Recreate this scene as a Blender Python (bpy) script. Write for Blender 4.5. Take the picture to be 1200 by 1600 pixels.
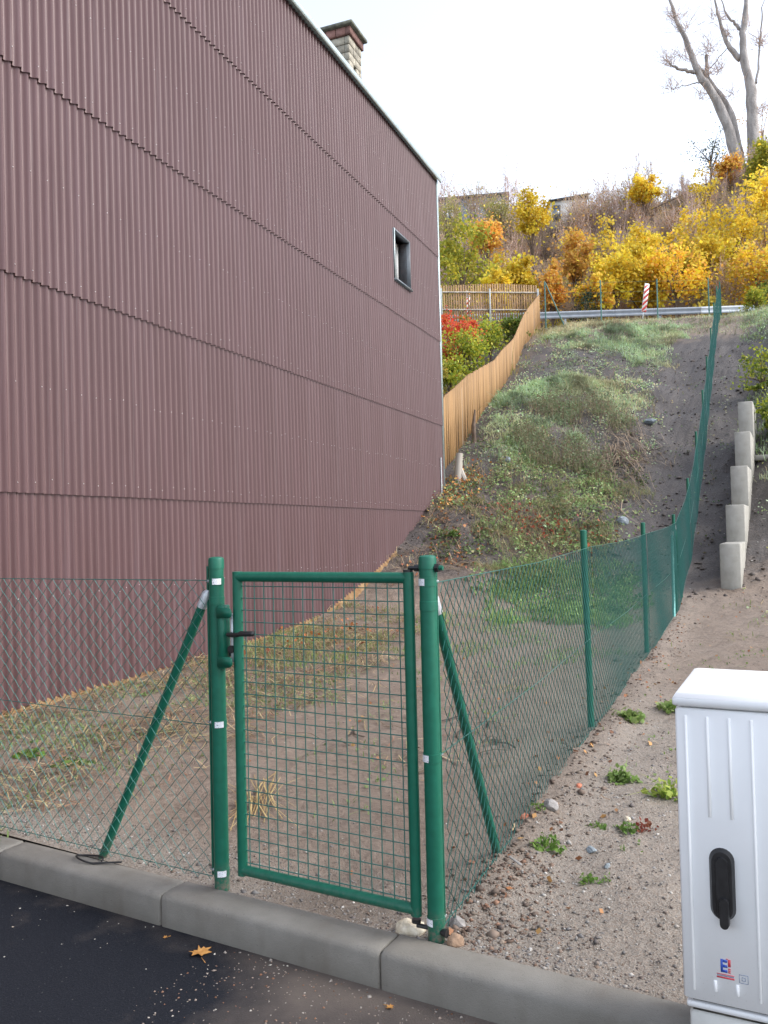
import bpy, math, random
import numpy as np
from mathutils import Matrix, Vector, Euler

for o in list(bpy.data.objects):
    bpy.data.objects.remove(o)
sc = bpy.context.scene
COL = sc.collection
R = math.radians

# ------------------------------------------------------------------ camera
cam_d = bpy.data.cameras.new('camera')
cam = bpy.data.objects.new('camera', cam_d)
COL.objects.link(cam)
cam_d.sensor_fit = 'HORIZONTAL'
cam_d.sensor_width = 36.0
cam_d.lens = 39.0
cam_d.clip_start = 0.05
cam_d.clip_end = 2000
CAMH = 1.45
_r, _p = .0235, R(1.4)
_R0 = Vector((1, 0, 0)); _f = Vector((0, math.cos(_p), math.sin(_p))); _U0 = Vector((0, -math.sin(_p), math.cos(_p)))
_cr = math.cos(_r) * _R0 - math.sin(_r) * _U0
_cu = math.sin(_r) * _R0 + math.cos(_r) * _U0
M = Matrix((( _cr.x, _cu.x, -_f.x, 0), (_cr.y, _cu.y, -_f.y, 0), (_cr.z, _cu.z, -_f.z, CAMH), (0, 0, 0, 1)))
cam.matrix_world = M
sc.camera = cam

# ------------------------------------------------------------------ sky, sun, exposure
SUN_EL, SUN_AZ = R(42), R(100)      # azimuth measured clockwise from +Y
w = bpy.data.worlds.new('World'); sc.world = w; w.use_nodes = True
nt = w.node_tree
for n in list(nt.nodes): nt.nodes.remove(n)
sky = nt.nodes.new('ShaderNodeTexSky'); sky.sky_type = 'NISHITA'; sky.sun_disc = False
sky.sun_elevation = SUN_EL; sky.sun_rotation = SUN_AZ
sky.air_density = 1.0; sky.dust_density = 2.0; sky.ozone_density = 1.0
hs = nt.nodes.new('ShaderNodeHueSaturation'); hs.inputs['Saturation'].default_value = .48; hs.inputs['Value'].default_value = 1.0
bg = nt.nodes.new('ShaderNodeBackground'); bg.inputs['Strength'].default_value = .15
wo = nt.nodes.new('ShaderNodeOutputWorld')
nt.links.new(sky.outputs[0], hs.inputs['Color']); nt.links.new(hs.outputs[0], bg.inputs['Color']); nt.links.new(bg.outputs[0], wo.inputs['Surface'])
sd = bpy.data.lights.new('sun', 'SUN'); sd.energy = .5; sd.angle = R(22); sd.color = (1, .955, .88)
sun = bpy.data.objects.new('sun', sd); COL.objects.link(sun)
_sv = Vector((math.sin(SUN_AZ) * math.cos(SUN_EL), math.cos(SUN_AZ) * math.cos(SUN_EL), math.sin(SUN_EL)))
sun.rotation_euler = _sv.to_track_quat('Z', 'Y').to_euler()
sun.location = (20, -10, 30)
vs = sc.view_settings
vs.view_transform = 'Standard'; vs.look = 'None'; vs.gamma = 1; vs.exposure = 1.62
vs.use_curve_mapping = False

# ------------------------------------------------------------------ helpers
rng = np.random.default_rng(7)
random.seed(7)

class MB:
    """collects polygons for ONE mesh object"""
    def __init__(s):
        s.v = []; s.f = []; s.c = []; s.n = 0
    def add(s, verts, faces, col=None):
        verts = np.asarray(verts, float).reshape(-1, 3)
        for f in (faces if isinstance(faces, list) and len(faces) and isinstance(faces[0], np.ndarray) and faces[0].ndim == 2 else [np.asarray(faces)]):
            if len(f): s.f.append(np.asarray(f, np.int64) + s.n)
        s.v.append(verts); s.n += len(verts)
        if col is not None:
            c = np.asarray(col, float)
            if c.ndim == 1: c = np.tile(c, (len(verts), 1))
            s.c.append(c)
    def box(s, x0, x1, y0, y1, z0, z1, ch=0.0, col=None):
        if ch <= 0:
            v = [(x, y, z) for z in (z0, z1) for y in (y0, y1) for x in (x0, x1)]
            s.add(v, [(0, 2, 3, 1), (4, 5, 7, 6), (0, 1, 5, 4), (1, 3, 7, 5), (3, 2, 6, 7), (2, 0, 4, 6)], col); return
        def ring(z, i):
            c = ch
            return [(x0 + i + c, y0 + i, z), (x1 - i - c, y0 + i, z), (x1 - i, y0 + i + c, z), (x1 - i, y1 - i - c, z),
                    (x1 - i - c, y1 - i, z), (x0 + i + c, y1 - i, z), (x0 + i, y1 - i - c, z), (x0 + i, y0 + i + c, z)]
        v = ring(z0, ch) + ring(z0 + ch, 0) + ring(z1 - ch, 0) + ring(z1, ch)
        q = []
        for a in range(3):
            for i in range(8):
                q.append((a * 8 + i, a * 8 + (i + 1) % 8, a * 8 + 8 + (i + 1) % 8, a * 8 + 8 + i))
        s.add(v, [np.array(q), np.array([[7, 6, 5, 4, 3, 2, 1, 0]]), np.array([[24, 25, 26, 27, 28, 29, 30, 31]])], col)
    def obox(s, o, ax, ay, az, lx, ly, lz, ch=0.0, col=None):
        """box with corner o and (unit) axes"""
        t = MB(); t.box(0, lx, 0, ly, 0, lz, ch)
        v = np.concatenate(t.v); A = np.array([ax, ay, az], float)
        s.add(v @ A + np.asarray(o, float), list(t.f), col)
    def tube(s, pts, rad, n=8, cap=True, col=None):
        pts = np.asarray(pts, float); m = len(pts)
        rad = np.broadcast_to(np.asarray(rad, float), (m,))
        tg = np.gradient(pts, axis=0); tg /= np.linalg.norm(tg, axis=1)[:, None] + 1e-12
        up = np.array([0, 0, 1.]) if abs(tg[0][2]) < .9 else np.array([1., 0, 0])
        V = []
        for i in range(m):
            a = np.cross(up, tg[i]); a /= np.linalg.norm(a) + 1e-12; b = np.cross(tg[i], a); up = b
            th = np.arange(n) * 2 * math.pi / n
            V.append(pts[i] + rad[i] * (np.cos(th)[:, None] * a + np.sin(th)[:, None] * b)); 
            up = np.cross(a, tg[i]) * -1
        V = np.concatenate(V)
        i = np.arange(n); j = (i + 1) % n
        q = np.concatenate([np.stack([k * n + i, k * n + j, k * n + n + j, k * n + n + i], 1) for k in range(m - 1)])
        fs = [q]
        if cap: fs += [np.array([list(range(n))[::-1]]), np.array([[(m - 1) * n + k for k in range(n)]])]
        s.add(V, fs, col)
    def lathe(s, prof, n=16, o=(0, 0, 0), col=None):
        prof = np.asarray(prof, float); m = len(prof); th = np.arange(n) * 2 * math.pi / n
        V = np.concatenate([np.stack([r * np.cos(th), r * np.sin(th), np.full(n, z)], 1) for r, z in prof]) + np.asarray(o, float)
        i = np.arange(n); j = (i + 1) % n
        q = np.concatenate([np.stack([k * n + i, k * n + j, k * n + n + j, k * n + n + i], 1) for k in range(m - 1)])
        s.add(V, [q, np.array([list(range(n))[::-1]]), np.array([[(m - 1) * n + k for k in range(n)]])], col)
    def mesh(s, name, smooth=False, ang=None):
        me = bpy.data.meshes.new(name)
        V = np.concatenate(s.v)
        cnt = np.concatenate([np.full(len(f), f.shape[1]) for f in s.f])
        idx = np.concatenate([f.ravel() for f in s.f])
        me.vertices.add(len(V)); me.vertices.foreach_set('co', V.astype(np.float32).ravel())
        me.loops.add(len(idx)); me.loops.foreach_set('vertex_index', idx.astype(np.int32))
        me.polygons.add(len(cnt))
        st = np.concatenate([[0], np.cumsum(cnt)[:-1]])
        me.polygons.foreach_set('loop_start', st.astype(np.int32))
        if s.c:
            at = me.color_attributes.new('Col', 'FLOAT_COLOR', 'POINT')
            C = np.concatenate(s.c)
            if C.shape[1] == 3: C = np.concatenate([C, np.ones((len(C), 1))], 1)
            at.data.foreach_set('color', C.astype(np.float32).ravel())
        me.update(calc_edges=True)
        if smooth:
            me.polygons.foreach_set('use_smooth', np.ones(len(cnt), bool))
            if ang: 
                try: me.set_sharp_from_angle(angle=R(ang))
                except Exception: pass
        return me
    def build(s, name, mat, parent=None, smooth=False, ang=35, loc=None):
        return link(name, s.mesh(name, smooth, ang), mat, parent, loc)

def link(name, me, mat=None, parent=None, loc=None, rot=None):
    o = bpy.data.objects.new(name, me); COL.objects.link(o)
    if mat is not None and me is not None and not me.materials: me.materials.append(mat)
    if parent is not None: o.parent = parent
    if loc is not None: o.location = loc
    if rot is not None: o.rotation_euler = rot
    return o

def tag(o, label=None, cat=None, group=None, kind=None):
    if label: o['label'] = label
    if cat: o['category'] = cat
    if group: o['group'] = group
    if kind: o['kind'] = kind
    return o

def thing(name, loc, rz=0, label=None, cat=None, group=None, kind=None):
    o = bpy.data.objects.new(name, None); COL.objects.link(o)
    o.empty_display_size = .1
    o.location = loc; o.rotation_euler = (0, 0, rz)
    return tag(o, label, cat, group, kind)

def copy_tree(o, parent=None):
    c = o.copy(); COL.objects.link(c); c.parent = parent
    for ch in [x for x in o.children]: copy_tree(ch, c)
    return c

# value noise (numpy)
_tab = np.random.default_rng(3).random((256, 256))
def vnoise(x, y):
    xi = np.floor(x).astype(int); yi = np.floor(y).astype(int); fx = x - xi; fy = y - yi
    fx = fx * fx * (3 - 2 * fx); fy = fy * fy * (3 - 2 * fy)
    a = _tab[xi & 255, yi & 255]; b = _tab[(xi + 1) & 255, yi & 255]; c = _tab[xi & 255, (yi + 1) & 255]; d = _tab[(xi + 1) & 255, (yi + 1) & 255]
    return (a * (1 - fx) + b * fx) * (1 - fy) + (c * (1 - fx) + d * fx) * fy
def fbm(x, y, o=4):
    s = 0; a = .5; 
    for i in range(o):
        s = s + a * (vnoise(x + 17.3 * i, y + 9.1 * i) - .5); x = x * 2.03; y = y * 2.03; a *= .5
    return s

# ------------------------------------------------------------------ materials
MATS = {}
def nodes_of(m):
    m.use_nodes = True; t = m.node_tree
    b = t.nodes['Principled BSDF']
    return t, b
def ramp(t, fac, stops):
    r = t.nodes.new('ShaderNodeValToRGB'); e = r.color_ramp.elements
    e[0].position, e[0].color = stops[0][0], (*stops[0][1], 1)
    e[1].position, e[1].color = stops[-1][0], (*stops[-1][1], 1)
    for p, c in stops[1:-1]:
        x = e.new(p); x.color = (*c, 1)
    t.links.new(fac, r.inputs['Fac']); return r.outputs['Color']
def noise(t, scale, detail=5, rough=.55, coord='Object', stretch=None, dist=0):
    tc = t.nodes.new('ShaderNodeTexCoord'); n = t.nodes.new('ShaderNodeTexNoise')
    n.inputs['Scale'].default_value = scale; n.inputs['Detail'].default_value = detail; n.inputs['Roughness'].default_value = rough
    n.inputs['Distortion'].default_value = dist
    if stretch:
        mp = t.nodes.new('ShaderNodeMapping'); mp.inputs['Scale'].default_value = stretch
        t.links.new(tc.outputs[coord], mp.inputs['Vector']); t.links.new(mp.outputs[0], n.inputs['Vector'])
    else: t.links.new(tc.outputs[coord], n.inputs['Vector'])
    return n.outputs['Fac']
def mixc(t, fac, a, b, mode='MIX'):
    m = t.nodes.new('ShaderNodeMix'); m.data_type = 'RGBA'; m.blend_type = mode
    if isinstance(fac, (int, float)): m.inputs[0].default_value = fac
    else: t.links.new(fac, m.inputs[0])
    for i, x in ((6, a), (7, b)):
        if isinstance(x, tuple): m.inputs[i].default_value = (*x, 1)
        else: t.links.new(x, m.inputs[i])
    return m.outputs[2]
def math_(t, op, a, b=0.0, clamp=False):
    m = t.nodes.new('ShaderNodeMath'); m.operation = op; m.use_clamp = clamp
    for i, x in ((0, a), (1, b)):
        if isinstance(x, (int, float)): m.inputs[i].default_value = x
        else: t.links.new(x, m.inputs[i])
    return m.outputs[0]
def bump(t, b, h, strength=.3, dist=.01):
    n = t.nodes.new('ShaderNodeBump'); n.inputs['Strength'].default_value = strength; n.inputs['Distance'].default_value = dist
    t.links.new(h, n.inputs['Height']); t.links.new(n.outputs[0], b.inputs['Normal'])
def pm(name, c1, c2, scale=8, rough=.6, bmp=.2, bdist=.004, bscale=None, metal=0, spec=.5, stretch=None, rnd=0, r2=None, coat=0, lo=.35, hi=.65):
    m = bpy.data.materials.new(name); t, b = nodes_of(m)
    f = noise(t, scale, stretch=stretch)
    c = ramp(t, f, [(lo, c1), (hi, c2)])
    if rnd:
        oi = t.nodes.new('ShaderNodeObjectInfo'); h = t.nodes.new('ShaderNodeHueSaturation')
        v = math_(t, 'MULTIPLY_ADD', oi.outputs['Random'], 2 * rnd); t.nodes[-1].inputs[2].default_value = 1 - rnd
        t.links.new(v, h.inputs['Value']); t.links.new(c, h.inputs['Color']); c = h.outputs[0]
    t.links.new(c, b.inputs['Base Color'])
    if r2 is not None:
        mr = t.nodes.new('ShaderNodeMapRange'); mr.inputs[3].default_value = rough; mr.inputs[4].default_value = r2
        t.links.new(noise(t, scale * 2.3), mr.inputs[0]); t.links.new(mr.outputs[0], b.inputs['Roughness'])
    else: b.inputs['Roughness'].default_value = rough
    b.inputs['Metallic'].default_value = metal; b.inputs['Specular IOR Level'].default_value = spec
    b.inputs['Coat Weight'].default_value = coat
    if bmp: bump(t, b, noise(t, bscale or scale * 6, 6), bmp, bdist)
    MATS[name] = m; return m
def leafmat(name, trans=.35, rough=.55):
    m = bpy.data.materials.new(name); t, b = nodes_of(m)
    a = t.nodes.new('ShaderNodeAttribute'); a.attribute_name = 'Col'
    oi = t.nodes.new('ShaderNodeObjectInfo'); h = t.nodes.new('ShaderNodeHueSaturation')
    v = math_(t, 'MULTIPLY_ADD', oi.outputs['Random'], .3); t.nodes[-1].inputs[2].default_value = .85
    t.links.new(v, h.inputs['Value']); t.links.new(a.outputs['Color'], h.inputs['Color'])
    t.links.new(h.outputs[0], b.inputs['Base Color']); b.inputs['Roughness'].default_value = rough
    b.inputs['Specular IOR Level'].default_value = .3
    tr = t.nodes.new('ShaderNodeBsdfTranslucent'); t.links.new(h.outputs[0], tr.inputs['Color'])
    mx = t.nodes.new('ShaderNodeMixShader'); mx.inputs[0].default_value = trans
    out = t.nodes['Material Output']
    t.links.new(b.outputs[0], mx.inputs[1]); t.links.new(tr.outputs[0], mx.inputs[2]); t.links.new(mx.outputs[0], out.inputs['Surface'])
    MATS[name] = m; return m

green = pm('green_paint', (.006, .108, .066), (.008, .126, .079), 30, .36, .12, .001, 180, spec=.4, r2=.48)
def low_dirt(m, zmax=.11, col=(.16, .12, .095), ns=60, lo=.42, hi=.62):
    t = m.node_tree; b = t.nodes['Principled BSDF']; src = b.inputs['Base Color'].links[0].from_socket
    tc = t.nodes.new('ShaderNodeTexCoord'); sx = t.nodes.new('ShaderNodeSeparateXYZ'); t.links.new(tc.outputs['Object'], sx.inputs[0])
    mr = t.nodes.new('ShaderNodeMapRange'); mr.inputs[1].default_value = zmax; mr.inputs[2].default_value = 0.0; t.links.new(sx.outputs['Z'], mr.inputs[0])
    f = math_(t, 'MULTIPLY', mr.outputs[0], ramp(t, noise(t, ns, 6, .75), [(lo, (0, 0, 0)), (hi, (1, 1, 1))]), True)
    t.links.new(mixc(t, f, src, col), b.inputs['Base Color'])
low_dirt(green)
green2 = pm('green_plastic_wire', (.020, .112, .096), (.030, .145, .124), 20, .33, 0, spec=.5)
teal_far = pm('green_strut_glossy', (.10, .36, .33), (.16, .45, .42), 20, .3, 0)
galv = pm('galvanised_metal', (.50, .52, .55), (.68, .70, .73), 60, .38, .1, .001, metal=.55, r2=.55)
label_m = pm('white_label', (.20, .21, .28), (.82, .83, .86), 320, .45, 0, lo=.36, hi=.44)
blackp = pm('black_plastic', (.012, .012, .013), (.022, .022, .024), 40, .38, .1, .001)
cabm = pm('cabinet_plastic', (.84, .85, .86), (.88, .89, .90), 5, .42, .06, .0008, 300, r2=.5)
low_dirt(cabm, .62, (.40, .36, .31), 150, .60, .66)
cabb = pm('cabinet_plinth', (.50, .50, .47), (.68, .68, .65), 9, .6, .15, .002)
cabgap = pm('dark_gap_fill', (.04, .035, .03), (.12, .11, .09), 30, .9, 0)  # dark brown fill for the cabinet base gap and the kerb joints
blue_print = pm('blue_print', (.03, .08, .42), (.04, .10, .46), 20, .5, 0)
red_print = pm('red_print', (.55, .05, .07), (.6, .07, .09), 20, .5, 0)
grey_print = pm('grey_print', (.16, .2, .3), (.2, .24, .34), 20, .5, 0)
white_paint = pm('white_paint', (.70, .70, .68), (.80, .80, .78), 12, .5, .1, .002)
red_paint = pm('red_paint', (.55, .035, .03), (.62, .06, .05), 12, .45, 0)
trim = pm('light_metal_trim', (.42, .50, .50), (.52, .60, .60), 20, .35, .05, .001, metal=.4)
darktrim = pm('dark_metal_cladding', (.085, .105, .125), (.11, .13, .15), 14, .4, .04, .001)
roofm = pm('roof_felt', (.06, .06, .065), (.09, .09, .09), 30, .85, .3)
core_m = pm('wall_core', (.05, .04, .04), (.07, .05, .05), 5, .9, 0)
screw_m = pm('screw_cap', (.55, .5, .5), (.75, .72, .72), 40, .3, 0, metal=.5)
found_m = pm('sandy_foundation', (.17, .085, .03), (.27, .175, .085), 7, .85, .6, .02, 30)
stone_m = pm('chimney_stone', (.20, .185, .15), (.40, .37, .30), 7, .85, .5, .01, 40, rnd=.22)
brick_m = pm('chimney_brick', (.15, .075, .065), (.26, .14, .12), 9, .85, .4, .006, 50, rnd=.3)
slab_m = pm('chimney_slab', (.10, .10, .085), (.2, .21, .16), 9, .9, .4, .006)
dark_m = pm('hole_shade', (.012, .012, .012), (.02, .02, .02), 5, .9, 0)
kerb_m = None
larch = pm('larch_slat', (.21, .115, .045), (.37, .215, .09), 5, .6, .2, .003, 40, stretch=(1, 1, .12), rnd=.22)
greywood = pm('weathered_wood', (.30, .27, .23), (.45, .41, .36), 6, .8, .3, .003, 40, stretch=(1, 1, .12))
concrete = pm('concrete', (.27, .26, .225), (.37, .355, .32), 5, .75, .3, .004, 60)
bark = pm('bark_pale', (.24, .22, .21), (.44, .41, .39), 3, .85, 1.0, .06, 9, stretch=(1, 1, .3))
bark2 = pm('bark_brown', (.10, .07, .05), (.18, .13, .10), 8, .9, .3, .01)
twig_m = pm('twig_brown', (.36, .26, .21), (.54, .42, .35), 6, .85, 0, rnd=.3)
twig2_m = pm('twig_pinkish', (.48, .34, .29), (.64, .50, .44), 6, .85, 0, rnd=.25)
rock_pale = pm('pale_limestone', (.50, .42, .30), (.74, .67, .55), 30, .85, .6, .006, 90)
rock_grey = pm('grey_stone', (.19, .18, .17), (.34, .32, .31), 30, .85, .6, .006, 90)
rock_brown = pm('brown_stone', (.20, .13, .085), (.36, .24, .16), 30, .85, .6, .006, 90)
rock_red = pm('brick_fragment', (.42, .13, .075), (.55, .22, .13), 30, .85, .5, .004, 90)
rock_blue = pm('bluish_stone', (.15, .18, .20), (.28, .32, .35), 30, .7, .5, .004, 90)
clod_m = pm('soil_clod', (.13, .09, .072), (.25, .185, .155), 24, .85, .6, .006, 120)
guard_m = pm('guardrail_zinc', (.24, .27, .31), (.32, .35, .39), 3, .6, 0)
guard2_m = pm('guardrail_new_zinc', (.52, .56, .60), (.62, .66, .70), 3, .5, 0)
housed = pm('dark_house_cladding', (.13, .15, .18), (.18, .20, .23), 3, .7, 0)
housew = pm('white_render', (.72, .70, .66), (.80, .78, .74), 3, .8, 0)
glass = pm('window_glass', (.10, .12, .14), (.14, .16, .18), 2, .06, 0, spec=1.0, coat=1)
orange_l = pm('orange_lamp_lens', (.75, .30, .05), (.8, .36, .08), 20, .25, 0)
mapleleaf_m = pm('dry_leaf', (.42, .19, .045), (.58, .30, .09), 60, .6, .2, .001)
leaf_m = leafmat('leaves', .48)
grass_m = leafmat('grass_blades', .42)
straw_m = leafmat('straw', .12, .6)
litter_m = leafmat('dead_leaves', .15, .6)
vgravel = leafmat('gravel', 0.0, .7)

# corrugated bitumen sheet: sheen, vertical streaks, per sheet shade
m = bpy.data.materials.new('corrugated_sheet'); t, b = nodes_of(m)
f1 = noise(t, 2.2, 6, .6, stretch=(2.5, 2.5, .22)); f2 = noise(t, 90, 3)
c = ramp(t, f1, [(.3, (.094, .043, .042)), (.55, (.115, .056, .058)), (.75, (.140, .080, .088))])
c = mixc(t, math_(t, 'MULTIPLY', f2, .35), c, (.145, .088, .09))
oi = t.nodes.new('ShaderNodeObjectInfo'); h_ = t.nodes.new('ShaderNodeHueSaturation')
v_ = math_(t, 'MULTIPLY_ADD', oi.outputs['Random'], .05); t.nodes[-1].inputs[2].default_value = .975
t.links.new(v_, h_.inputs['Value']); t.links.new(c, h_.inputs['Color']); t.links.new(h_.outputs[0], b.inputs['Base Color'])
b.inputs['Roughness'].default_value = .42; b.inputs['Specular IOR Level'].default_value = .5
bump(t, b, noise(t, 220, 3), .25, .0015)
sheet_m = m
f5 = noise(t, 5, 5, .6, stretch=(9, 9, .12)); t.links.new(mixc(t, ramp(t, f5, [(.55, (0, 0, 0)), (.75, (.6, .6, .6))]), h_.outputs[0], (.205, .15, .15)), b.inputs['Base Color'])

# kerb concrete: fine grain, damp stains
m = bpy.data.materials.new('kerb_concrete'); t, b = nodes_of(m)
f1 = noise(t, 3, 6, .6); f2 = noise(t, 260, 3)
c = ramp(t, f1, [(.32, (.165, .152, .128)), (.6, (.25, .236, .208)), (.8, (.31, .296, .266))])
c = mixc(t, math_(t, 'MULTIPLY', f2, .6), c, (.15, .14, .127)); c = mixc(t, ramp(t, noise(t, 120, 2, .5), [(.66, (0, 0, 0)), (.74, (.5, .5, .5))]), c, (.045, .04, .036))
f3 = noise(t, 7, 4, .5, stretch=(1, 1, .3)); c = mixc(t, ramp(t, f3, [(.55, (0, 0, 0)), (.72, (.55, .55, .55))]), c, (.15, .13, .108))
oi = t.nodes.new('ShaderNodeObjectInfo'); h_ = t.nodes.new('ShaderNodeHueSaturation')
v_ = math_(t, 'MULTIPLY_ADD', oi.outputs['Random'], .2); t.nodes[-1].inputs[2].default_value = .9
t.links.new(v_, h_.inputs['Value']); t.links.new(c, h_.inputs['Color']); t.links.new(h_.outputs[0], b.inputs['Base Color'])
b.inputs['Roughness'].default_value = .75; f6 = noise(t, 95, 4, .75); bump(t, b, math_(t, 'ADD', f2, math_(t, 'MULTIPLY', f6, 1.2)), .6, .003); kerb_m = m

# asphalt: black, pale specks, dusty toward the right
m = bpy.data.materials.new('asphalt'); t, b = nodes_of(m)
f1 = noise(t, 160, 4, .7); f2 = noise(t, 3.2, 5, .6)
c = ramp(t, f1, [(.35, (.005, .0065, .011)), (.6, (.012, .0145, .022)), (.72, (.042, .046, .056))])
f4 = noise(t, 75, 2, .5); c = mixc(t, ramp(t, f4, [(.72, (0, 0, 0)), (.78, (.6, .6, .6))]), c, (.16, .155, .145))
a = t.nodes.new('ShaderNodeAttribute'); a.attribute_name = 'Col'
d0 = math_(t, 'ADD', a.outputs['Fac'], math_(t, 'MULTIPLY_ADD', f2, 1.3)); t.nodes[-2].inputs[2].default_value = -.75
d1 = math_(t, 'MULTIPLY', math_(t, 'MULTIPLY', d0, 1.0, True), math_(t, 'MULTIPLY_ADD', noise(t, 60, 5, .7), 1.3, True), True)
c = mixc(t, d1, c, (.17, .14, .12)); t.links.new(c, b.inputs['Base Color'])
b.inputs['Roughness'].default_value = .8; b.inputs['Specular IOR Level'].default_value = .25
bump(t, b, f1, 1.0, .006); asphalt_m = m

# ground: mud, dark soil (r), gravel (g), wet (b)
m = bpy.data.materials.new('muddy_ground'); t, b = nodes_of(m)
a = t.nodes.new('ShaderNodeAttribute'); a.attribute_name = 'Col'
sp = t.nodes.new('ShaderNodeSeparateColor'); t.links.new(a.outputs['Color'], sp.inputs[0])
f1 = noise(t, 1.6, 7, .62); f2 = noise(t, 22, 6, .65); f3 = noise(t, 130, 3, .6)
mud = ramp(t, f2, [(.3, (.110, .076, .053)), (.5, (.188, .138, .102)), (.72, (.270, .205, .158))])
mud = mixc(t, ramp(t, f1, [(.42, (0, 0, 0)), (.62, (.6, .6, .6))]), mud, (.215, .166, .130))
soil = ramp(t, f2, [(.3, (.030, .024, .022)), (.55, (.064, .053, .049)), (.75, (.130, .108, .098))])
dk = math_(t, 'MULTIPLY', math_(t, 'ADD', sp.outputs[0], math_(t, 'MULTIPLY_ADD', f1, 1.2)), 1.0, True)
t.nodes[-3].inputs[2].default_value = -.6
dk2 = ramp(t, dk, [(.15, (0, 0, 0)), (.6, (1, 1, 1))])
c = mixc(t, dk2, mud, soil)
grv = ramp(t, f3, [(.36, (0, 0, 0)), (.56, (1, 1, 1))])
gm = math_(t, 'MULTIPLY', grv, sp.outputs[1]); c = mixc(t, math_(t, 'MULTIPLY', gm, .75), c, (.30, .275, .240))
spk = noise(t, 210, 2, .5); gs = ramp(t, spk, [(.72, (0, 0, 0)), (.75, (1, 1, 1))])
c = mixc(t, math_(t, 'MULTIPLY', gs, .7), c, (.42, .40, .37))
c = mixc(t, math_(t, 'MULTIPLY', sp.outputs[2], .45), c, (.075, .048, .03))
t.links.new(c, b.inputs['Base Color'])
rr = math_(t, 'MULTIPLY_ADD', f2, .5); t.nodes[-1].inputs[2].default_value = .38
rr2 = math_(t, 'SUBTRACT', rr, math_(t, 'MULTIPLY', sp.outputs[2], .35), True); t.links.new(rr2, b.inputs['Roughness'])
hh = math_(t, 'ADD', f2, math_(t, 'MULTIPLY', f3, .35)); bump(t, b, hh, .9, .03); ground_m = m

# ------------------------------------------------------------------ place frame
A_ = R(24.2); D = np.array([math.sin(A_), math.cos(A_)]); N = np.array([D[1], -D[0]]); P0 = np.array([.152, 3.006])
K0 = np.array([-.053, 2.916]); KD = np.array([.870, -.493]); KD /= np.linalg.norm(KD); KN = np.array([-KD[1], KD[0]])
FD = np.array([math.sin(R(22)), math.cos(R(22))]); FN = np.array([-FD[1], FD[0]]); F0 = np.array([-5.8, 0.])
TS = [-500, 0, 6, 9.6, 11, 12.5, 15, 17.9, 20, 23.3, 25.9, 28.8, 31, 32.5, 41, 62, 75, 400]
TZ = [0, 0, .1, .2, .42, .88, 1.91, 3.2, 4.3, 5.85, 7.2, 8.5, 9.35, 9.65, 10.2, 27.0, 28.5, 30]
def ss(x):
    x = np.clip(x, 0, 1); return x * x * (3 - 2 * x)
def to_sl(x, y):
    rx = x - P0[0]; ry = y - P0[1]; return rx * D[0] + ry * D[1], rx * N[0] + ry * N[1]
def sl(s, l): return P0 + s * D + l * N
def h0(x, y):
    s, l = to_sl(x, y)
    sh = 2.3 * ss(-l / 5.) * (1 - .45 * ss((s - 18) / 10)) * (1 - ss((s - 33) / 5))
    z = sum(wt * np.interp(s + sh + o, TS, TZ) for o, wt in ((-.6, .2), (-.3, .2), (0, .2), (.3, .2), (.6, .2)))
    z = z + .5 * ss((l - .8) / 1.2) * ss((s - 12) / 4) * (1 - ss((s - 27) / 5))
    z = z + ss((s - 43) / 15) * np.interp(l, [-30, -22, -12.5, -6.7, -1.2, 1.3, 6], [.2, -.1, -1.3, -1.6, -.5, .2, 1.5])
    return z
def kn_of(x, y):
    rx = x - K0[0]; ry = y - K0[1]; return rx * KD[0] + ry * KD[1], rx * KN[0] + ry * KN[1]
def h(x, y):
    """ground height with its lumps"""
    x = np.asarray(x, float); y = np.asarray(y, float)
    z = h0(x, y); s, l = to_sl(x, y); k, n = kn_of(x, y)
    hill = ss((s + 2.3 * ss(-l / 5) - 9) / 4)
    edge = ss((n - .15) / .25)
    amp = .06 + .30 * hill
    z = z + edge * (amp * fbm(x * .9, y * .9, 3) + (.045 + .08 * hill) * fbm(x * 4.1, y * 4.1, 4) + (.030 + .035 * hill) * fbm(x * 17, y * 17, 3) * (1 - ss((s - 25) / 10)))
    # ridge of loose earth along the foot of the long fence, hollow in the gateway
    z = z + .05 * np.exp(-((l - .06) / .16) ** 2) * ss((s - .1) / .4) * (1 - ss((s - 9) / 2)) * (.6 + .9 * vnoise(x * 7, y * 7))
    z = z - .035 * np.exp(-((k + .45) / .42) ** 2) * np.exp(-((n - .45) / .35) ** 2)
    # trodden track beside the fence on the slope
    z = z - .10 * np.exp(-((l + .75) / .55) ** 2) * hill * (1 - ss((s - 25) / 4))
    return z - .012
def hz(x, y): return float(h(np.array([x]), np.array([y]))[0])

# ------------------------------------------------------------------ ground sheet
def graded(lo, hi, step, far, g, big=3.0):
    a = list(np.arange(lo, hi, step)); st = step; x = a[-1]
    while x < far:
        st = min(st * g, big); x += st; a.append(x)
    return a
kp = graded(0, 4.2, .05, 150, 1.12, 6.0)
kneg = graded(0, 5.2, .05, 150, 1.10, 6.0)
ks = np.array(sorted(set([-x for x in kneg[1:]] + kp)))
ns = np.array(graded(.146, 9.5, .05, 42, 1.02, .25) + []); ns = np.concatenate([ns, np.arange(ns[-1] + .8, 75, .8), np.array([78, 84, 95, 115, 150, 220, 320])])
KK, NN = np.meshgrid(ks, ns, indexing='ij')
X = K0[0] + KK * KD[0] + NN * KN[0]; Y = K0[1] + KK * KD[1] + NN * KN[1]
Z = h(X, Y)
S_, L_ = to_sl(X, Y)
nk, nn = KK.shape
idx = np.arange(nk * nn).reshape(nk, nn)
q = np.stack([idx[:-1, :-1].ravel(), idx[1:, :-1].ravel(), idx[1:, 1:].ravel(), idx[:-1, 1:].ravel()], 1)
hillm = ss((S_ + 2.3 * ss(-L_ / 5) - 10) / 3)
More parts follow.
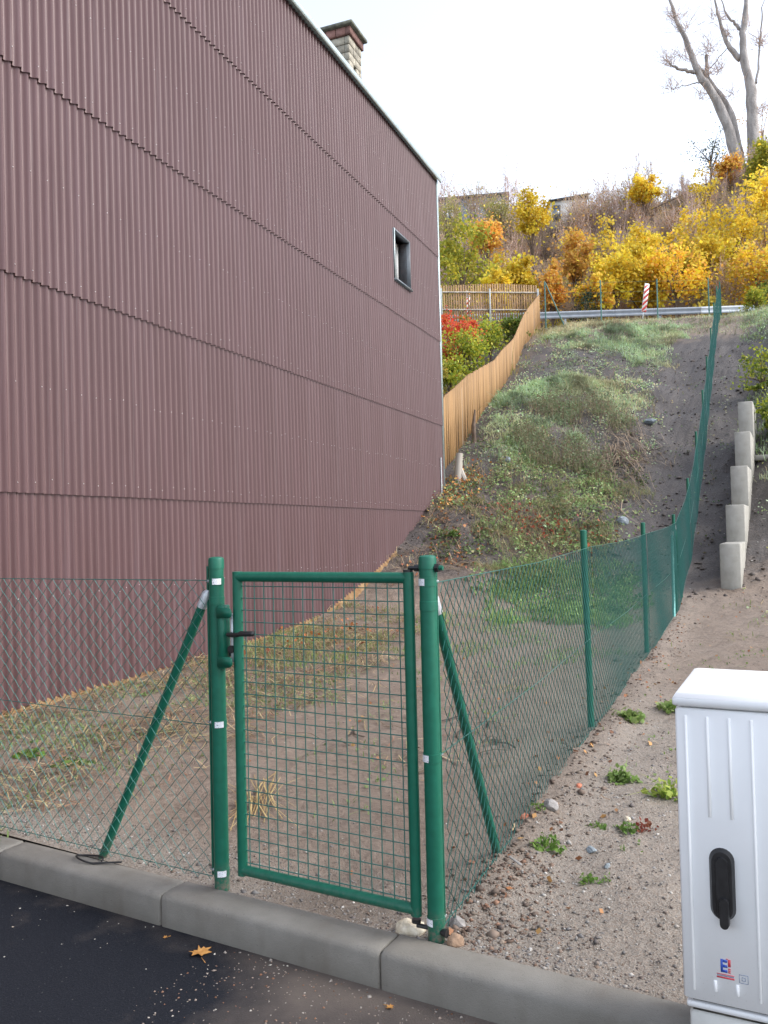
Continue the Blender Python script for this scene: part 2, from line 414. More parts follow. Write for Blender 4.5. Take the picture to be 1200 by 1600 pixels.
soilf = hillm * (.58 + .45 * np.exp(-((L_ + .3) / 1.3) ** 2) + .8 * np.exp(-((S_ - 22.7) / 1.2) ** 2) * ss((L_ + 5.2) / 1) )
soilf = soilf * (1 - ss((S_ - 25) / 4)) + .0 * S_
soilf = np.maximum(soilf, .55 * np.exp(-((L_ - .5) / .5) ** 2) * ss((S_ - 10) / 2) * (1 - ss((S_ - 24) / 4)))
grav = np.clip(1.0 * np.exp(-((NN - .15) / .35) ** 2) + .9 * ss((L_ - .05) / .3) * (1 - ss((S_ - 2.5) / 3)) + .35 * np.exp(-(L_ / .4) ** 2) + .12, 0, 1) * (1 - .7 * hillm)
wet = np.exp(-((KK + .38) / .33) ** 2) * np.exp(-((NN - .30) / .16) ** 2) + .6 * np.exp(-((KK + .5) / .4) ** 2) * np.exp(-((NN - 1.3) / .5) ** 2)
gb = MB(); gb.add(np.stack([X.ravel(), Y.ravel(), Z.ravel()], 1), q, np.stack([soilf.ravel(), grav.ravel(), np.clip(wet, 0, 1).ravel()], 1))
tag(gb.build('ground', ground_m, None, True, None), kind='structure')

# road in front of the kerb
rb = MB()
rk = np.concatenate([[-150, -60, -20], np.arange(-6, 4, .25), [10, 30, 150]]); rn = np.concatenate([[-300, -60, -20, -8, -5], np.arange(-3.5, .06, .12), [.09]])
a, c = np.meshgrid(rk, rn, indexing='ij')
X = K0[0] + a * KD[0] + c * KN[0]; Y = K0[1] + a * KD[1] + c * KN[1]
ii = np.arange(a.size).reshape(a.shape)
q = np.stack([ii[:-1, :-1].ravel(), ii[1:, :-1].ravel(), ii[1:, 1:].ravel(), ii[:-1, 1:].ravel()], 1)
dust = np.clip(ss((a + .75 + .5 * c) / .55) * .8 + .22 * np.exp(-((c) / .03) ** 2), 0, 1)
rb.add(np.stack([X.ravel(), Y.ravel(), np.full(a.size, -.13)], 1), q, np.repeat(dust.ravel()[:, None], 3, 1))
tag(rb.build('road', asphalt_m, None), kind='structure')

# kerb of separate stones
kerb = thing('kerb', (K0[0], K0[1], 0), math.atan2(KD[1], KD[0]), kind='structure')
def kerb_mesh(L):
    j = .004; ch = .022
    prof = [(.0, -.30), (.0, -ch * 1.1), (.006, -.010), (ch, 0.0), (.142, .0), (.148, -.006), (.148, -.30)]
    mb = MB(); xs = np.concatenate([[j, j + .006], np.linspace(j + .05, L - j - .05, 5), [L - j - .006, L - j]])
    V = []
    for i, x in enumerate(xs):
        e = .004 if i in (0, len(xs) - 1) else 0
        for (y, z) in prof:
            yy = min(max(y, e), .148 - e); V.append((x, yy, z - (e if z > -.02 else 0)))
    n = len(prof); q = []
    for i in range(len(xs) - 1):
        for p in range(n):
            q.append((i * n + p, (i + 1) * n + p, (i + 1) * n + (p + 1) % n, i * n + (p + 1) % n))
    mb.add(V, [np.array(q), np.array([[p for p in range(n)]]), np.array([[(len(xs) - 1) * n + p for p in range(n)][::-1]])])
    return mb.mesh('kerb_stone')
km = kerb_mesh(1.03)
for i in range(-12, 0): 
    o = link('kerb_stone', km, kerb_m, kerb, (i * 1.03, random.uniform(-.002, .002), random.uniform(-.002, .002)))
link('kerb_stone', kerb_mesh(1.03), kerb_m, kerb, (0, 0, .001))
# mortar under the joints so no gap looks through
jb = MB(); jb.box(-12.4, 1.02, .012, .140, -.3, -.012); jb.build('joint_mortar', cabgap, kerb)

# upper road behind the crest
ub = MB()
for i in range(40):
    l0, l1 = -40 + i * 2, -38 + i * 2
    V = []
    for l in (l0, l1):
        for s in (35.2, 39.5):
            q_ = sl(s, l); V.append((q_[0], q_[1], h0(q_[0], q_[1]) + .06))
    ub.add(V, [(0, 2, 3, 1)], (0, 0, 0))
tag(ub.build('upper_road', asphalt_m), kind='structure')

# ------------------------------------------------------------------ corrugated building
TC = 18.75; TOP = 8.88
bld = thing('corrugated_building', (F0[0], F0[1], 0), R(90 - 22), 'tall building clad in maroon brown corrugated sheets with one small window', 'building')
def floc(t_, y, z): return (t_, y, z)
def fxy(t_, y=0):
    p = F0 + t_ * FD + y * FN; return p[0], p[1]
CUT = [0.06, .06, .09, .10, .12, .20, .29, .62, .95, 1.52, 2.22, 2.4]; CUTT = [0, 5, 7.2, 8.6, 10.05, 11.6, 12.94, 14.3, 15.43, 17.09, 18.75, 19.2]
def cut(t_): return np.interp(t_, CUTT, CUT)
WV = .095; WA = .022
WT0, WT1, WZ0, WZ1 = 16.16, 16.94, 6.04, 6.93
ZC = [.05, 1.85, 3.65, 5.42, 7.20, TOP]
def sheet(t0, z0, z1, bottomcut=False, hole=None, last=False):
    """one sheet; x local from t0 toward larger t, lower edge proud of the sheet below"""
    seg = 10; n = 10 * seg
    xs = np.arange(n + 1) * WV / seg
    cs = np.cos(2 * math.pi * xs / WV); prof = -WA * (2 * ((cs + 1) / 2) ** 1.35 - 1)
    # flatten crest a little
    mb = MB()
    def strip(i0, i1, zb, zt):
        x = xs[i0:i1 + 1]; p = prof[i0:i1 + 1]; m = len(x)
        zb = np.broadcast_to(zb, (m,)); zt = np.broadcast_to(zt, (m,))
        def yo(z): return -.021 * (1 - np.clip((z - z0) / (z1 - z0), 0, 1)) - .02
        rows = [np.stack([x, p + yo(zb) + .0045, zb], 1), np.stack([x, p + yo(zb), zb], 1)]
        for f in (.33, .66): 
            zz = zb + (zt - zb) * f; rows.append(np.stack([x, p + yo(zz), zz], 1))
        rows.append(np.stack([x, p + yo(zt), zt], 1))
        V = np.concatenate(rows); i = np.arange(m - 1); q = np.concatenate([np.stack([k * m + i, k * m + i + 1, (k + 1) * m + i + 1, (k + 1) * m + i], 1) for k in range(len(rows) - 1)])
        mb.add(V, q)
    if bottomcut: 
        zb = np.maximum(cut(t0 + xs), z0); strip(0, n, np.minimum(zb, z1 - .01), z1)
    elif hole:
        a, b_, hz0, hz1 = hole
        i0 = int(max(0, round((a - t0) / (WV / seg)))); i1 = int(min(n, round((b_ - t0) / (WV / seg))))
        if i0 > 0: strip(0, i0, z0, z1)
        if i1 < n: strip(i1, n, z0, z1)
        strip(i0, i1, z0, hz0); strip(i0, i1, hz1, z1)
    else: strip(0, n, z0, z1)
    return mb.mesh('corrugated_sheet', True, 60)
cache = {}
scr = MB()
ico = [(0, 0, 1), (1, 0, 0), (0, 1, 0), (-1, 0, 0), (0, -1, 0), (0, 0, -1)]
octf = np.array([(0, 1, 2), (0, 2, 3), (0, 3, 4), (0, 4, 1), (5, 2, 1), (5, 3, 2), (5, 4, 3), (5, 1, 4)])
ncol = 18
for ci in range(5):
    zb = ZC[ci]; zt = ZC[ci + 1] + (.14 if ci < 4 else -.02)
    for k in range(ncol):
        t0 = TC - .95 * (k + 1)
        last = (k == 0)
        if ci <= 1 and cut(t0 + .95) > zt - .02: continue
        if ci <= 1 and (ci == 0 or cut(t0 + 1.0) > zb):
            me = sheet(t0, zb, zt, True, None, last)
        elif ci == 3 and t0 < WT1 and t0 + .95 > WT0:
            me = sheet(t0, zb, zt, False, (WT0 - .005, WT1 + .005, WZ0 - .005, WZ1 + .005), last)
        else:
            key = (ci, last)
            if key not in cache: cache[key] = sheet(t0, zb, zt, False, None, last)
            me = cache[key]
        yj = 0
        o = link('corrugated_sheet', me, sheet_m, bld, (t0, yj, 0 if (ci <= 1 and me.users == 1) else random.uniform(-.003, .003)))
        # screw caps on the wave crests
        for (zz, st) in ((zb + .10, 2), ((zb + zt) / 2 - .05, 2), (zt - .3, 0)):
            if not st: continue
            for wv in range(0, 10, st):
                x = t0 + WV * (wv + (1 if st == 2 and random.random() < .15 else 0))
                z = zz + random.uniform(-.025, .025)
                if z < cut(x) + .08: continue
                if ci == 3 and WT0 - .1 < x < WT1 + .1 and WZ0 - .1 < z < WZ1 + .1: continue
                yy = -WA - .02 - .021 * (1 - (z - zb) / (zt - zb)) + yj - .002
                scr.add(np.array(ico) * np.array([.0062, .0055, .0062]) + np.array([x, yy, z]), octf)
tag(scr.build('screw_caps', screw_m, bld), kind='stuff')
TB = TC - .95 * ncol
# wall body behind the sheets, with the window recess cut out
cb = MB()
for (a0, a1, z0, z1) in ((TB, WT0, -1, TOP - .05), (WT1, TC - .02, -1, TOP - .05), (WT0, WT1, -1, WZ0), (WT0, WT1, WZ1, TOP - .05)):
    cb.box(a0, a1, .0 if True else 0, .30, z0, z1)
cb.box(TB, TC - .02, .30, 9.0, -1, TOP - .05)
cb.build('wall_core', core_m, bld)
# window: deep metal-clad reveal, frame and pane
wf = MB(); pr = -.062
wf.box(WT0 - .035, WT0 + .0, pr, .24, WZ0 - .03, WZ1 + .03); wf.box(WT1, WT1 + .035, pr, .24, WZ0 - .03, WZ1 + .03)
wf.box(WT0, WT1, pr, .24, WZ1, WZ1 + .035)
win = wf.build('window', darktrim, bld)
q_ = MB(); q_.box(WT0 - .04, WT1 + .04, pr - .035, .24, WZ0 - .036, WZ0 - .001); q_.build('sill', darktrim, win)
q_ = MB(); q_.box(WT0 - .042, WT0 - .001, pr - .008, pr, WZ0 - .03, WZ1 + .03); q_.build('edge_trim', trim, win)
q_ = MB()
for bx in ((WT0, WT0 + .05, WZ0, WZ1), (WT1 - .05, WT1, WZ0, WZ1), (WT0 + .05, WT1 - .05, WZ0, WZ0 + .05), (WT0 + .05, WT1 - .05, WZ1 - .05, WZ1)):
    q_.box(bx[0], bx[1], .17, .235, bx[2], bx[3])
q_.build('frame', white_paint, win)
m = bpy.data.materials.new('sky_mirror_pane'); t, b = nodes_of(m)
t.links.new(ramp(t, noise(t, 2), [(.3, (.55, .58, .62)), (.7, (.62, .65, .68))]), b.inputs['Base Color']); b.inputs['Metallic'].default_value = .9; b.inputs['Roughness'].default_value = .05
q_ = MB(); q_.box(WT0 + .05, WT1 - .05, .195, .205, WZ0 + .05, WZ1 - .05); q_.build('pane', m, win)
# corner trim, eaves flashing, roof
q_ = MB(); q_.box(TC - .01, TC + .045, -.062, .0, 2.0, TOP - .03); q_.box(TC + .0, TC + .045, .0, .12, 1.5, TOP - .03); q_.build('corner_trim', trim, bld)
q_ = MB(); q_.box(TB - .1, TC + .12, -.115, -.098, TOP - .06, TOP + .045); q_.box(TB - .1, TC + .12, -.098, .20, TOP + .028, TOP + .045); q_.build('eaves_flashing', trim, bld)
q_ = MB(); q_.add([(TB - .1, .2, TOP), (TC + .10, .2, TOP), (TC + .10, 5, TOP + .9), (TB - .1, 5, TOP + .9), (TC + .1, 9.2, TOP), (TB - .1, 9.2, TOP)], [(0, 1, 2, 3), (3, 2, 4, 5)])
q_.add([(TC, .2, TOP), (TC, 9.0, TOP), (TC, 5, TOP + .9)], [(0, 1, 2)]); q_.build('roof', roofm, bld)
# strip of sandy foundation under the cladding
q_ = MB(); tt = np.arange(TB, TC + .02, .05); nz = fbm(tt * 3, tt * 0 + 3.3, 4); nz2 = fbm(tt * 9, tt * 0 + 8.3, 3)
gz = h(F0[0] + tt * FD[0] - .05 * FN[0], F0[1] + tt * FD[1] - .05 * FN[1])
rows = [np.stack([tt, np.full_like(tt, .02), cut(tt) + .05], 1), np.stack([tt, -.03 + nz * .05, cut(tt) + .012 + nz2 * .02], 1), np.stack([tt, -.075 + nz * .09, cut(tt) - .035 + nz * .05], 1), np.stack([tt, -.11 + nz * .14, np.minimum(gz, cut(tt)) - .16], 1)]
V = np.concatenate(rows); m_ = len(tt); i = np.arange(m_ - 1)
q_.add(V, np.concatenate([np.stack([k * m_ + i, (k + 1) * m_ + i, (k + 1) * m_ + i + 1, k * m_ + i + 1], 1) for k in range(3)]))
q_.build('foundation', found_m, bld, True, None)

# chimney: stone blocks round a solid core painted dark as the shade in the holes, brick corbel and slab
CT, CY, CW = 16.27, .8, .56
# nearest corner at (CT, CY); runs to larger t and y
ch = MB(); ch.box(CT + .10, CT + CW - .10, CY + .10, CY + .5, TOP - .3, 11.0); chim = ch.build('chimney', dark_m, bld)
z = TOP - .1; row = 0
bcache = {}
def block(name, lx, ly, lz, mt, x, y, z, par):
    key = (name, round(lx, 3), round(ly, 3), round(lz, 3))
    if key not in bcache:
        b_ = MB(); b_.box(0, lx, 0, ly, 0, lz, .006); bcache[key] = b_.mesh(name)
    return link(name, bcache[key], mt, par, (x + random.uniform(-.006, .006), y + random.uniform(-.006, .006), z))
rowh = .155
while z < 10.72:
    lz = rowh - .008
    half = CW / 2
    off = .0 if row % 2 else .10
    red = z < 9.9 and row % 3 == 0
    for side in range(4):
        ln = CW if side % 2 == 0 else .6
        segs = [(.0, .20 + off), (.20 + off, ln - .09)]
        for si, (s0, s1) in enumerate(segs):
            hole = (side == 0 and ((row in (7, 9) and si == 1))) or (side == 3 and (row in (8, 10) and si == 0))
            if hole: 
                if side == 0: s0, s1 = s0 + .13, s1
                else: s0, s1 = s0, s1 - .12
            L = s1 - s0 - .008
            mt = brick_m if (red and random.random() < .7) else stone_m
            nm = 'brick' if mt is brick_m else 'stone_block'
            dp = .095
            if side == 0: block(nm, L, dp, lz, mt, CT + s0 + (0), CY, z, chim)                    # faces the yard
            elif side == 3: block(nm, dp, L, lz, mt, CT, CY + .095 + s0, z, chim)                 # faces the street
            elif side == 2: block(nm, L, dp, lz, mt, CT + .09 + s0, CY + .505, z, chim)
            else: block(nm, dp, L, lz, mt, CT + CW - .09, CY + s0, z, chim)
    z += rowh; row += 1
for side in range(4):
    for i in range(3):
        if side == 0: block('brick', .215, .1, .15, brick_m, CT - .045 + .22 * i, CY - .045, z, chim)
        elif side == 3: block('brick', .1, .19, .15, brick_m, CT - .045, CY + .06 + .2 * i, z, chim)
        elif side == 2: block('brick', .215, .1, .15, brick_m, CT - .045 + .22 * i, CY + .55, z, chim)
        else: block('brick', .1, .19, .15, brick_m, CT + CW - .06, CY + .06 + .2 * i, z, chim)
q_ = MB(); q_.box(CT - .11, CT + CW + .09, CY - .11, CY + .70, z + .155, z + .22, .012); q_.build('capping_slab', slab_m, chim)

# ------------------------------------------------------------------ gate, posts, fences
LP = np.array([-.707, 3.483]); RP = np.array([.152, 3.006])
rzK = math.atan2(KD[1], KD[0])
PR = .0305
def gate_post(loc, label, fence_side, bands, bolt):
    p = thing('gate_post', (*loc, 0), rzK, label, 'post', 'round steel gate posts')
    b_ = MB(); b_.lathe([(PR, -.4), (PR, 1.315)], 24); b_.build('tube', green, p, True)
    b_ = MB(); b_.lathe([(PR + .0022, 1.315), (PR + .0022, 1.352), (PR, 1.359), (PR - .008, 1.3635), (.0, 1.365)], 24); b_.build('cap', green, p, True)
    for zb in bands:
        b_ = MB(); b_.lathe([(PR + .0005, zb - .0155), (PR + .002, zb - .015), (PR + .002, zb + .015), (PR + .0005, zb + .0155)], 24); cb_ = b_.build('clamp_band', green, p, True)
        # bolt with nut on the mesh side
        b_ = MB(); a = np.array(fence_side); b_.tube([(*(a * (PR + .0)), zb), (*(a * (PR + .028)), zb)], .004, 8); b_.tube([(*(a * (PR + .006)), zb), (*(a * (PR + .016)), zb)], .0075, 6); b_.build('bolt', galv, cb_)
        # printed sticker wrapped on the band, on the road side
        b_ = MB(); th0 = bolt; n = 7
        V = []
        for i in range(n):
            th = th0 + (i / (n - 1) - .5) * 1.15
            for zz in (zb - .0125, zb + .0125): V.append(((PR + .0032) * math.cos(th), (PR + .0032) * math.sin(th), zz))
        b_.add(V, [(2 * i, 2 * i + 2, 2 * i + 3, 2 * i + 1) for i in range(n - 1)]); b_.build('sticker', label_m, cb_, True)
    b_ = MB(); b_.lathe([(PR + .0003, 1.165), (PR + .0015, 1.166), (PR + .0015, 1.198), (PR + .0003, 1.199)], 24); b_.build('strut_collar', green, p, True)
    # tension rod standing beside the post
    b_ = MB(); a = np.array(fence_side) * (PR + .017); b_.tube([(a[0], a[1], .04), (a[0] + .001, a[1], .7), (a[0], a[1], 1.325)], .0052, 8); b_.build('tension_rod', green, p, True)
    return p
rel = lambda v: np.array([v @ KD, v @ KN])
ds = rel(D * 1.0)    # fence direction in post frame
gpl = gate_post(LP, 'left green gate post, with the lock plate and latch side of the gate', (-1, 0), (1.262, .672, .062), R(-48))
gpr = gate_post(RP, 'right green gate post, carrying the gate hinges beside the pale rock', tuple(ds / np.linalg.norm(ds) * .9 + np.array([.35, 0])), (1.268, .640, .062), R(-118))
# hinge hardware on the right post
b_ = MB(); b_.tube([(-.075, -.004, 1.318), (.050, .002, 1.318)], .008, 10); b_.tube([(.032, .002, 1.318), (.046, .002, 1.318)], .017, 6); b_.lathe([(.018, 1.300), (.018, 1.312)], 10, (-.078, -.004, 0)); b_.tube([(-.05, -.004, 1.318), (-.028, -.002, 1.318)], .013, 8); b_.build('upper_hinge', blackp, gpr, True)
b_ = MB(); b_.tube([(.046, .002, 1.318), (.060, .003, 1.318)], .009, 8); b_.build('hinge_nut', green, gpr, True)
b_ = MB(); b_.tube([(-.075, -.004, .030), (.040, .0, .030)], .008, 10); b_.tube([(.024, -.012, .030), (.048, -.012, .030)], [.010, .017], 10); b_.lathe([(.017, .040), (.017, .052)], 10, (-.078, -.004, 0)); b_.build('lower_hinge', blackp, gpr, True)
# strike plate: channel with two rounded tabs
b_ = MB(); b_.box(.028, .060, -.034, .012, .905, 1.165, .003)
sp_ = b_.build('strike_plate', green, gpl)
for zt in (1.135, .935):
    n = 10; V = []; x0, x1, rr = .030, .092, .021
    for yy in (-.0395, -.0338):
        V += [(x0, yy, zt - rr), (x0, yy, zt + rr)] + [(x1 + rr * .75 * math.cos(a), yy, zt + rr * math.sin(a)) for a in np.linspace(math.pi / 2, -math.pi / 2, n)]
    m_ = n + 2; b_ = MB(); b_.add(V, [np.array([list(range(m_))]), np.array([[m_ + i for i in range(m_)][::-1]]), np.array([(i, m_ + i, m_ + (i + 1) % m_, (i + 1) % m_) for i in range(m_)])]); b_.build('tab', green, sp_)

gate = thing('garden_gate', (*LP, 0), rzK, 'closed green steel garden gate with welded wire mesh and black lever handle', 'gate')
G0, G1, GZ0, GZ1, GR = .112, .908, .088, 1.282, .0205
for nm, pts in (('frame_stile', [(G0, 0, GZ0 - GR), (G0, 0, GZ1 + GR)]), ('frame_stile', [(G1, 0, GZ0 - GR), (G1, 0, GZ1 + GR)]), ('frame_rail', [(G0 + .004, 0, GZ0), (G1 - .004, 0, GZ0)]), ('frame_rail', [(G0 + .004, 0, GZ1), (G1 - .004, 0, GZ1)])):
    b_ = MB(); b_.tube(pts, GR, 20); b_.build(nm, green, gate, True)
wm = MB(); 
x0, x1, z0, z1 = G0 + GR, G1 - GR, GZ0 + GR, GZ1 - GR
for i in range(16):
    x = x0 + .02 + i * (x1 - x0 - .04) / 15; wm.tube([(x, -.002 + random.uniform(-.001, .001), z0 - .008), (x, -.002, z1 + .008)], .0021, 6, False)
for j in range(24):
    zz = z0 + .012 + j * (z1 - z0 - .03) / 23; wm.tube([(x0 - .012, .002, zz), (x1 + .012, .002, zz)], .0021, 6, False)
wm.build('wire_mesh', green2, gate, True)
b_ = MB()
for j in range(24):
    zz = z0 + .012 + j * (z1 - z0 - .03) / 23
    for x in (x0 - .001, x1 + .001): b_.lathe([(.001, -.004), (.0048, -.001), (.0048, .002), (.001, .005)], 6, (x, .002, zz))
tag(b_.build('weld_beads', green, gate), kind='stuff')
b_ = MB(); b_.box(G0 - .033, G0 - .019, -.012, .012, .93, 1.13, .002); lk = b_.build('lock_case', galv, gate)
b_ = MB(); b_.box(G0 - .046, G0 - .02, -.008, .010, .955, .985, .002); b_.build('latch_bolt', blackp, lk)
b_ = MB(); b_.tube([(G0 - .028, -.03, 1.047), (G0 + .012, -.05, 1.049), (G0 + .050, -.055, 1.052)], [.010, .0095, .009], 10); b_.tube([(G0 + .048, -.0555, 1.054), (G0 + .06, -.056, 1.0565), (G0 + .118, -.054, 1.058), (G0 + .124, -.052, 1.058)], [.0085, .0115, .0105, .006], 10); b_.tube([(G0 - .028, -.03, 1.047), (G0 - .028, .02, 1.047)], .009, 10); b_.build('lever_handle', blackp, gate, True)
b_ = MB(); b_.tube([(G0 - .026, -.02, .985), (G0 - .026, .02, .985)], .016, 10); b_.build('lock_cylinder', blackp, gate, True)

# chain link -----------------------------------------------------------------
WD = .0355
def chain(mb, A, B, bz0, bz1, tz0, tz1, side, off, sag=0.0, sides=3, wr=.0019):
    """A,B plan ends; bottom/top heights; side = unit plan vector toward viewer"""
    A = np.asarray(A); B = np.asarray(B); L = np.linalg.norm(B - A); u = (B - A) / L
    m = int(round(L / WD)); w_ = L / m
    hgt = (tz0 - bz0); nr = int(round(hgt / WD)); 
    j = np.arange(nr + 1)
    ang = np.arange(sides) * 2 * math.pi / sides
    V = np.empty((m, nr + 1, sides, 3))
    jit = rng.normal(0, .0012, (m + 1, nr + 1))
    for i in range(m):
        k = (j % 2) if i % 2 == 0 else ((j + 1) % 2)
        x = (i + k) * w_ + jit[i + k, j]
        f = np.clip(x / L, 0, 1); zb = bz0 + (bz1 - bz0) * f; zt = tz0 + (tz1 - tz0) * f - sag * 4 * f * (1 - f)
        z = zb + (zt - zb) * j / nr
        yo = off + np.where(k == 0, .0016, -.0016)
        wav = .010 * np.sin(f * 7 + z * 2) 
        px = A[0] + u[0] * x + side[0] * (yo + wav); py = A[1] + u[1] * x + side[1] * (yo + wav)
        for a in range(sides):
            ca, sa = math.cos(ang[a]) * wr, math.sin(ang[a]) * wr
            V[i, :, a, 0] = px + u[0] * ca + side[0] * sa; V[i, :, a, 1] = py + u[1] * ca + side[1] * sa; V[i, :, a, 2] = z
    base = (np.arange(m)[:, None, None] * (nr + 1) + np.arange(nr)[None, :, None]) * sides
    a = np.arange(sides)[None, None, :]; a2 = (a + 1) % sides
    q = np.stack([base + a, base + a2, base + sides + a2, base + sides + a], -1).reshape(-1, 4)
    mb.add(V.reshape(-1, 3), q)

lf = thing('chain_link_fence', (*LP, 0), 0, 'green chain link fence left of the gate, above the kerb', 'fence')
def W(p, z): return np.array([p[0] - LP[0], p[1] - LP[1], z])
sideL = -KN
spans = [(.03, 2.95), (2.95, 5.9)]
zt_, zb_ = 1.268, .035
for a0, a1 in spans:
    A = LP - KD * a0; B = LP - KD * a1; mb = MB(); chain(mb, W(A, 0)[:2], W(B, 0)[:2], zb_, zb_, zt_, zt_, sideL, .032, .004)
    mb.build('wire_mesh', green2, lf, True)
for zz in (1.268, .67, .05):
    b_ = MB(); A = LP - KD * .02 + sideL * .032; B = LP - KD * 5.9 + sideL * .032; b_.tube([W(A, zz), W(A * .5 + B * .5, zz - .004), W(B, zz)], .0019, 5, False); b_.build('tension_wire', green2, lf, True)
def strut(par, O, top, bot, mt=green, r=.0195):
    b_ = MB(); top = np.array(top); bot = np.array(bot); o3 = np.array([O[0], O[1], 0])
    d_ = (bot - top) / np.linalg.norm(bot - top); t2 = top + d_ * .055
    b_.tube([t2 - o3, bot - o3 + d_ * .12], r, 16); st = b_.build('strut', mt, par, True)
    c_ = MB(); c_.tube([top - d_ * .022 - o3, top - d_ * .006 - o3, t2 + d_ * .004 - o3], [.009, r + .001, r + .0025], 14); c_.build('strut_cap', galv, st, True)
strut(lf, LP, (*(LP - KD * .055), 1.205), (*(LP - KD * .705), .0))
for a in (2.95, 5.9):
    b_ = MB(); p_ = W(LP - KD * a, 0); b_.lathe([(.021, -.3), (.021, 1.33), (.018, 1.34), (0, 1.342)], 14, p_); b_.build('fence_post', green, lf, True)

rf = thing('chain_link_fence', (*RP, 0), 0, 'long green chain link fence running from the gate up the slope', 'fence')
ts = [0, 3.05, 6.17, 9.62, 12.45, 15.1, 17.9, 20.3, 23.2, 26.0, 28.9, 32.3]
def W2(p, z): return np.array([p[0] - RP[0], p[1] - RP[1], z])
gz_ = [max(h0(*(RP + D * t_)), 0) for t_ in ts]; gz_[0] = 0
sideR = N
for i, t_ in enumerate(ts):
    p_ = RP + D * t_
    if i:
        b_ = MB(); rr = .0225; lean = np.array([.0, 0, 0])
        q0 = W2(p_, gz_[i] - .35); q1 = W2(p_ - N * (.02 if i == 1 else 0), gz_[i] + 1.375)
        b_.tube([q0, q1], rr, 14); po = b_.build('fence_post', green, rf, True)
        c_ = MB(); c_.lathe([(rr + .0015, -.02), (rr + .0015, .003), (rr - .005, .008), (0, .009)], 14, q1); c_.build('cap', green, po, True)
for i in range(len(ts) - 1):
    mb = MB(); A = W2(RP + D * (ts[i] + (.03 if i == 0 else 0)), 0)[:2]; B = W2(RP + D * ts[i + 1], 0)[:2]
    chain(mb, A, B, gz_[i] + .03, gz_[i + 1] + .03, gz_[i] + 1.265, gz_[i + 1] + 1.265, sideR, .03, .018 if i < 3 else .03, wr=.0019 if i < 2 else (.0016 if i < 4 else .0013))
    mb.build('wire_mesh', green2, rf, True)
for dz in (1.265, .65, .05):
    b_ = MB(); pts = []
    for i, t_ in enumerate(ts):
        pts.append(W2(RP + D * t_ + N * .03, gz_[i] + dz))
        if i < len(ts) - 1: 
            tm = (t_ + ts[i + 1]) / 2; pts.append(W2(RP + D * tm + N * .03, (gz_[i] + gz_[i + 1]) / 2 + dz - (.018 if i < 3 else .03)))
    b_.tube(pts, .002, 5, False); b_.build('tension_wire', green2, rf, True)
strut(rf, RP, (*(RP + D * .055 - N * .0), 1.20), (*(RP + D * .76), .02))
strut(rf, RP, (*(RP + D * 9.56 - N * .02), 1.36), (*(RP + D * 8.9 + N * .03), .2), teal_far, .021)
strut(rf, RP, (*(RP + D * 9.7), 1.45), (*(RP + D * 10.6), .32))

# ------------------------------------------------------------------ distribution cabinet
ca = R(-27)
cab = thing('distribution_cabinet', (.752, 2.2, -.13), ca, 'white ribbed electrical distribution cabinet with black swing handle at the kerb', 'cabinet')
CX, CD, Z0 = 1.12, .42, .13
b_ = MB(); b_.box(.012, CX - .012, .012, CD - .012, 0, Z0 + .185, .006); b_.build('plinth', cabb, cab)
b_ = MB(); b_.box(.02, CX - .02, .02, CD - .02, Z0 + .180, Z0 + .225); b_.build('base_gap', cabgap, cab)
b_ = MB(); b_.box(.006, CX - .006, .006, CD - .006, Z0 + .196, Z0 + .211, .003); b_.build('base_rail', cabm, cab)
b_ = MB(); b_.box(.0, CX, .022, CD, Z0 + .216, Z0 + .975, .006); b_.build('housing', cabm, cab)
b_ = MB(); b_.box(.0, CX, .0, .020, Z0 + .220, Z0 + .972, .005); door = b_.build('door', cabm, cab)
def rib(x, za, zb):
    b_ = MB(); b_.add([(x - .0045, .001, za), (x - .0028, -.004, za + .004), (x + .0028, -.004, za + .004), (x + .0045, .001, za),
                       (x - .0045, .001, zb), (x - .0028, -.004, zb - .004), (x + .0028, -.004, zb - .004), (x + .0045, .001, zb)],
                      [(0, 1, 5, 4), (1, 2, 6, 5), (2, 3, 7, 6), (0, 3, 2, 1), (4, 5, 6, 7)]); b_.build('rib', cabm, door)
pt = .0525
for i in range(21):
    x = .026 + i * pt; m7 = i % 7
    if m7 in (0, 3): rib(x, Z0 + .245, Z0 + .955)
    elif m7 in (1, 2): rib(x, Z0 + .695, Z0 + .955); rib(x, Z0 + .250, Z0 + .282)
    elif m7 == 4: rib(x, Z0 + .925, Z0 + .955); rib(x, Z0 + .245, Z0 + .755)
    elif m7 == 5: rib(x, Z0 + .245, Z0 + .955)
    else: rib(x, Z0 + .5, Z0 + .955)
b_ = MB(); b_.box(-.006, CX + .006, -.006, CD + .006, Z0 + .978, Z0 + 1.000, .004)
b_.add([(-.004, -.004, Z0 + .999), (CX + .004, -.004, Z0 + .999), (CX + .004, CD + .004, Z0 + .999), (-.004, CD + .004, Z0 + .999),
        (.002, .004, Z0 + 1.009), (CX - .002, .004, Z0 + 1.009), (CX - .002, CD - .004, Z0 + 1.009), (.002, CD - .004, Z0 + 1.009),
        (.016, .022, Z0 + 1.0145), (CX - .016, .022, Z0 + 1.0145), (CX - .016, CD - .022, Z0 + 1.0145), (.016, CD - .022, Z0 + 1.0145), (CX / 2, CD / 2, Z0 + 1.026)],
       [np.array([(0, 1, 5, 4), (1, 2, 6, 5), (2, 3, 7, 6), (3, 0, 4, 7), (4, 5, 9, 8), (5, 6, 10, 9), (6, 7, 11, 10), (7, 4, 8, 11)]), np.array([(8, 9, 12), (9, 10, 12), (10, 11, 12), (11, 8, 12)])])
b_.build('lid', cabm, cab)
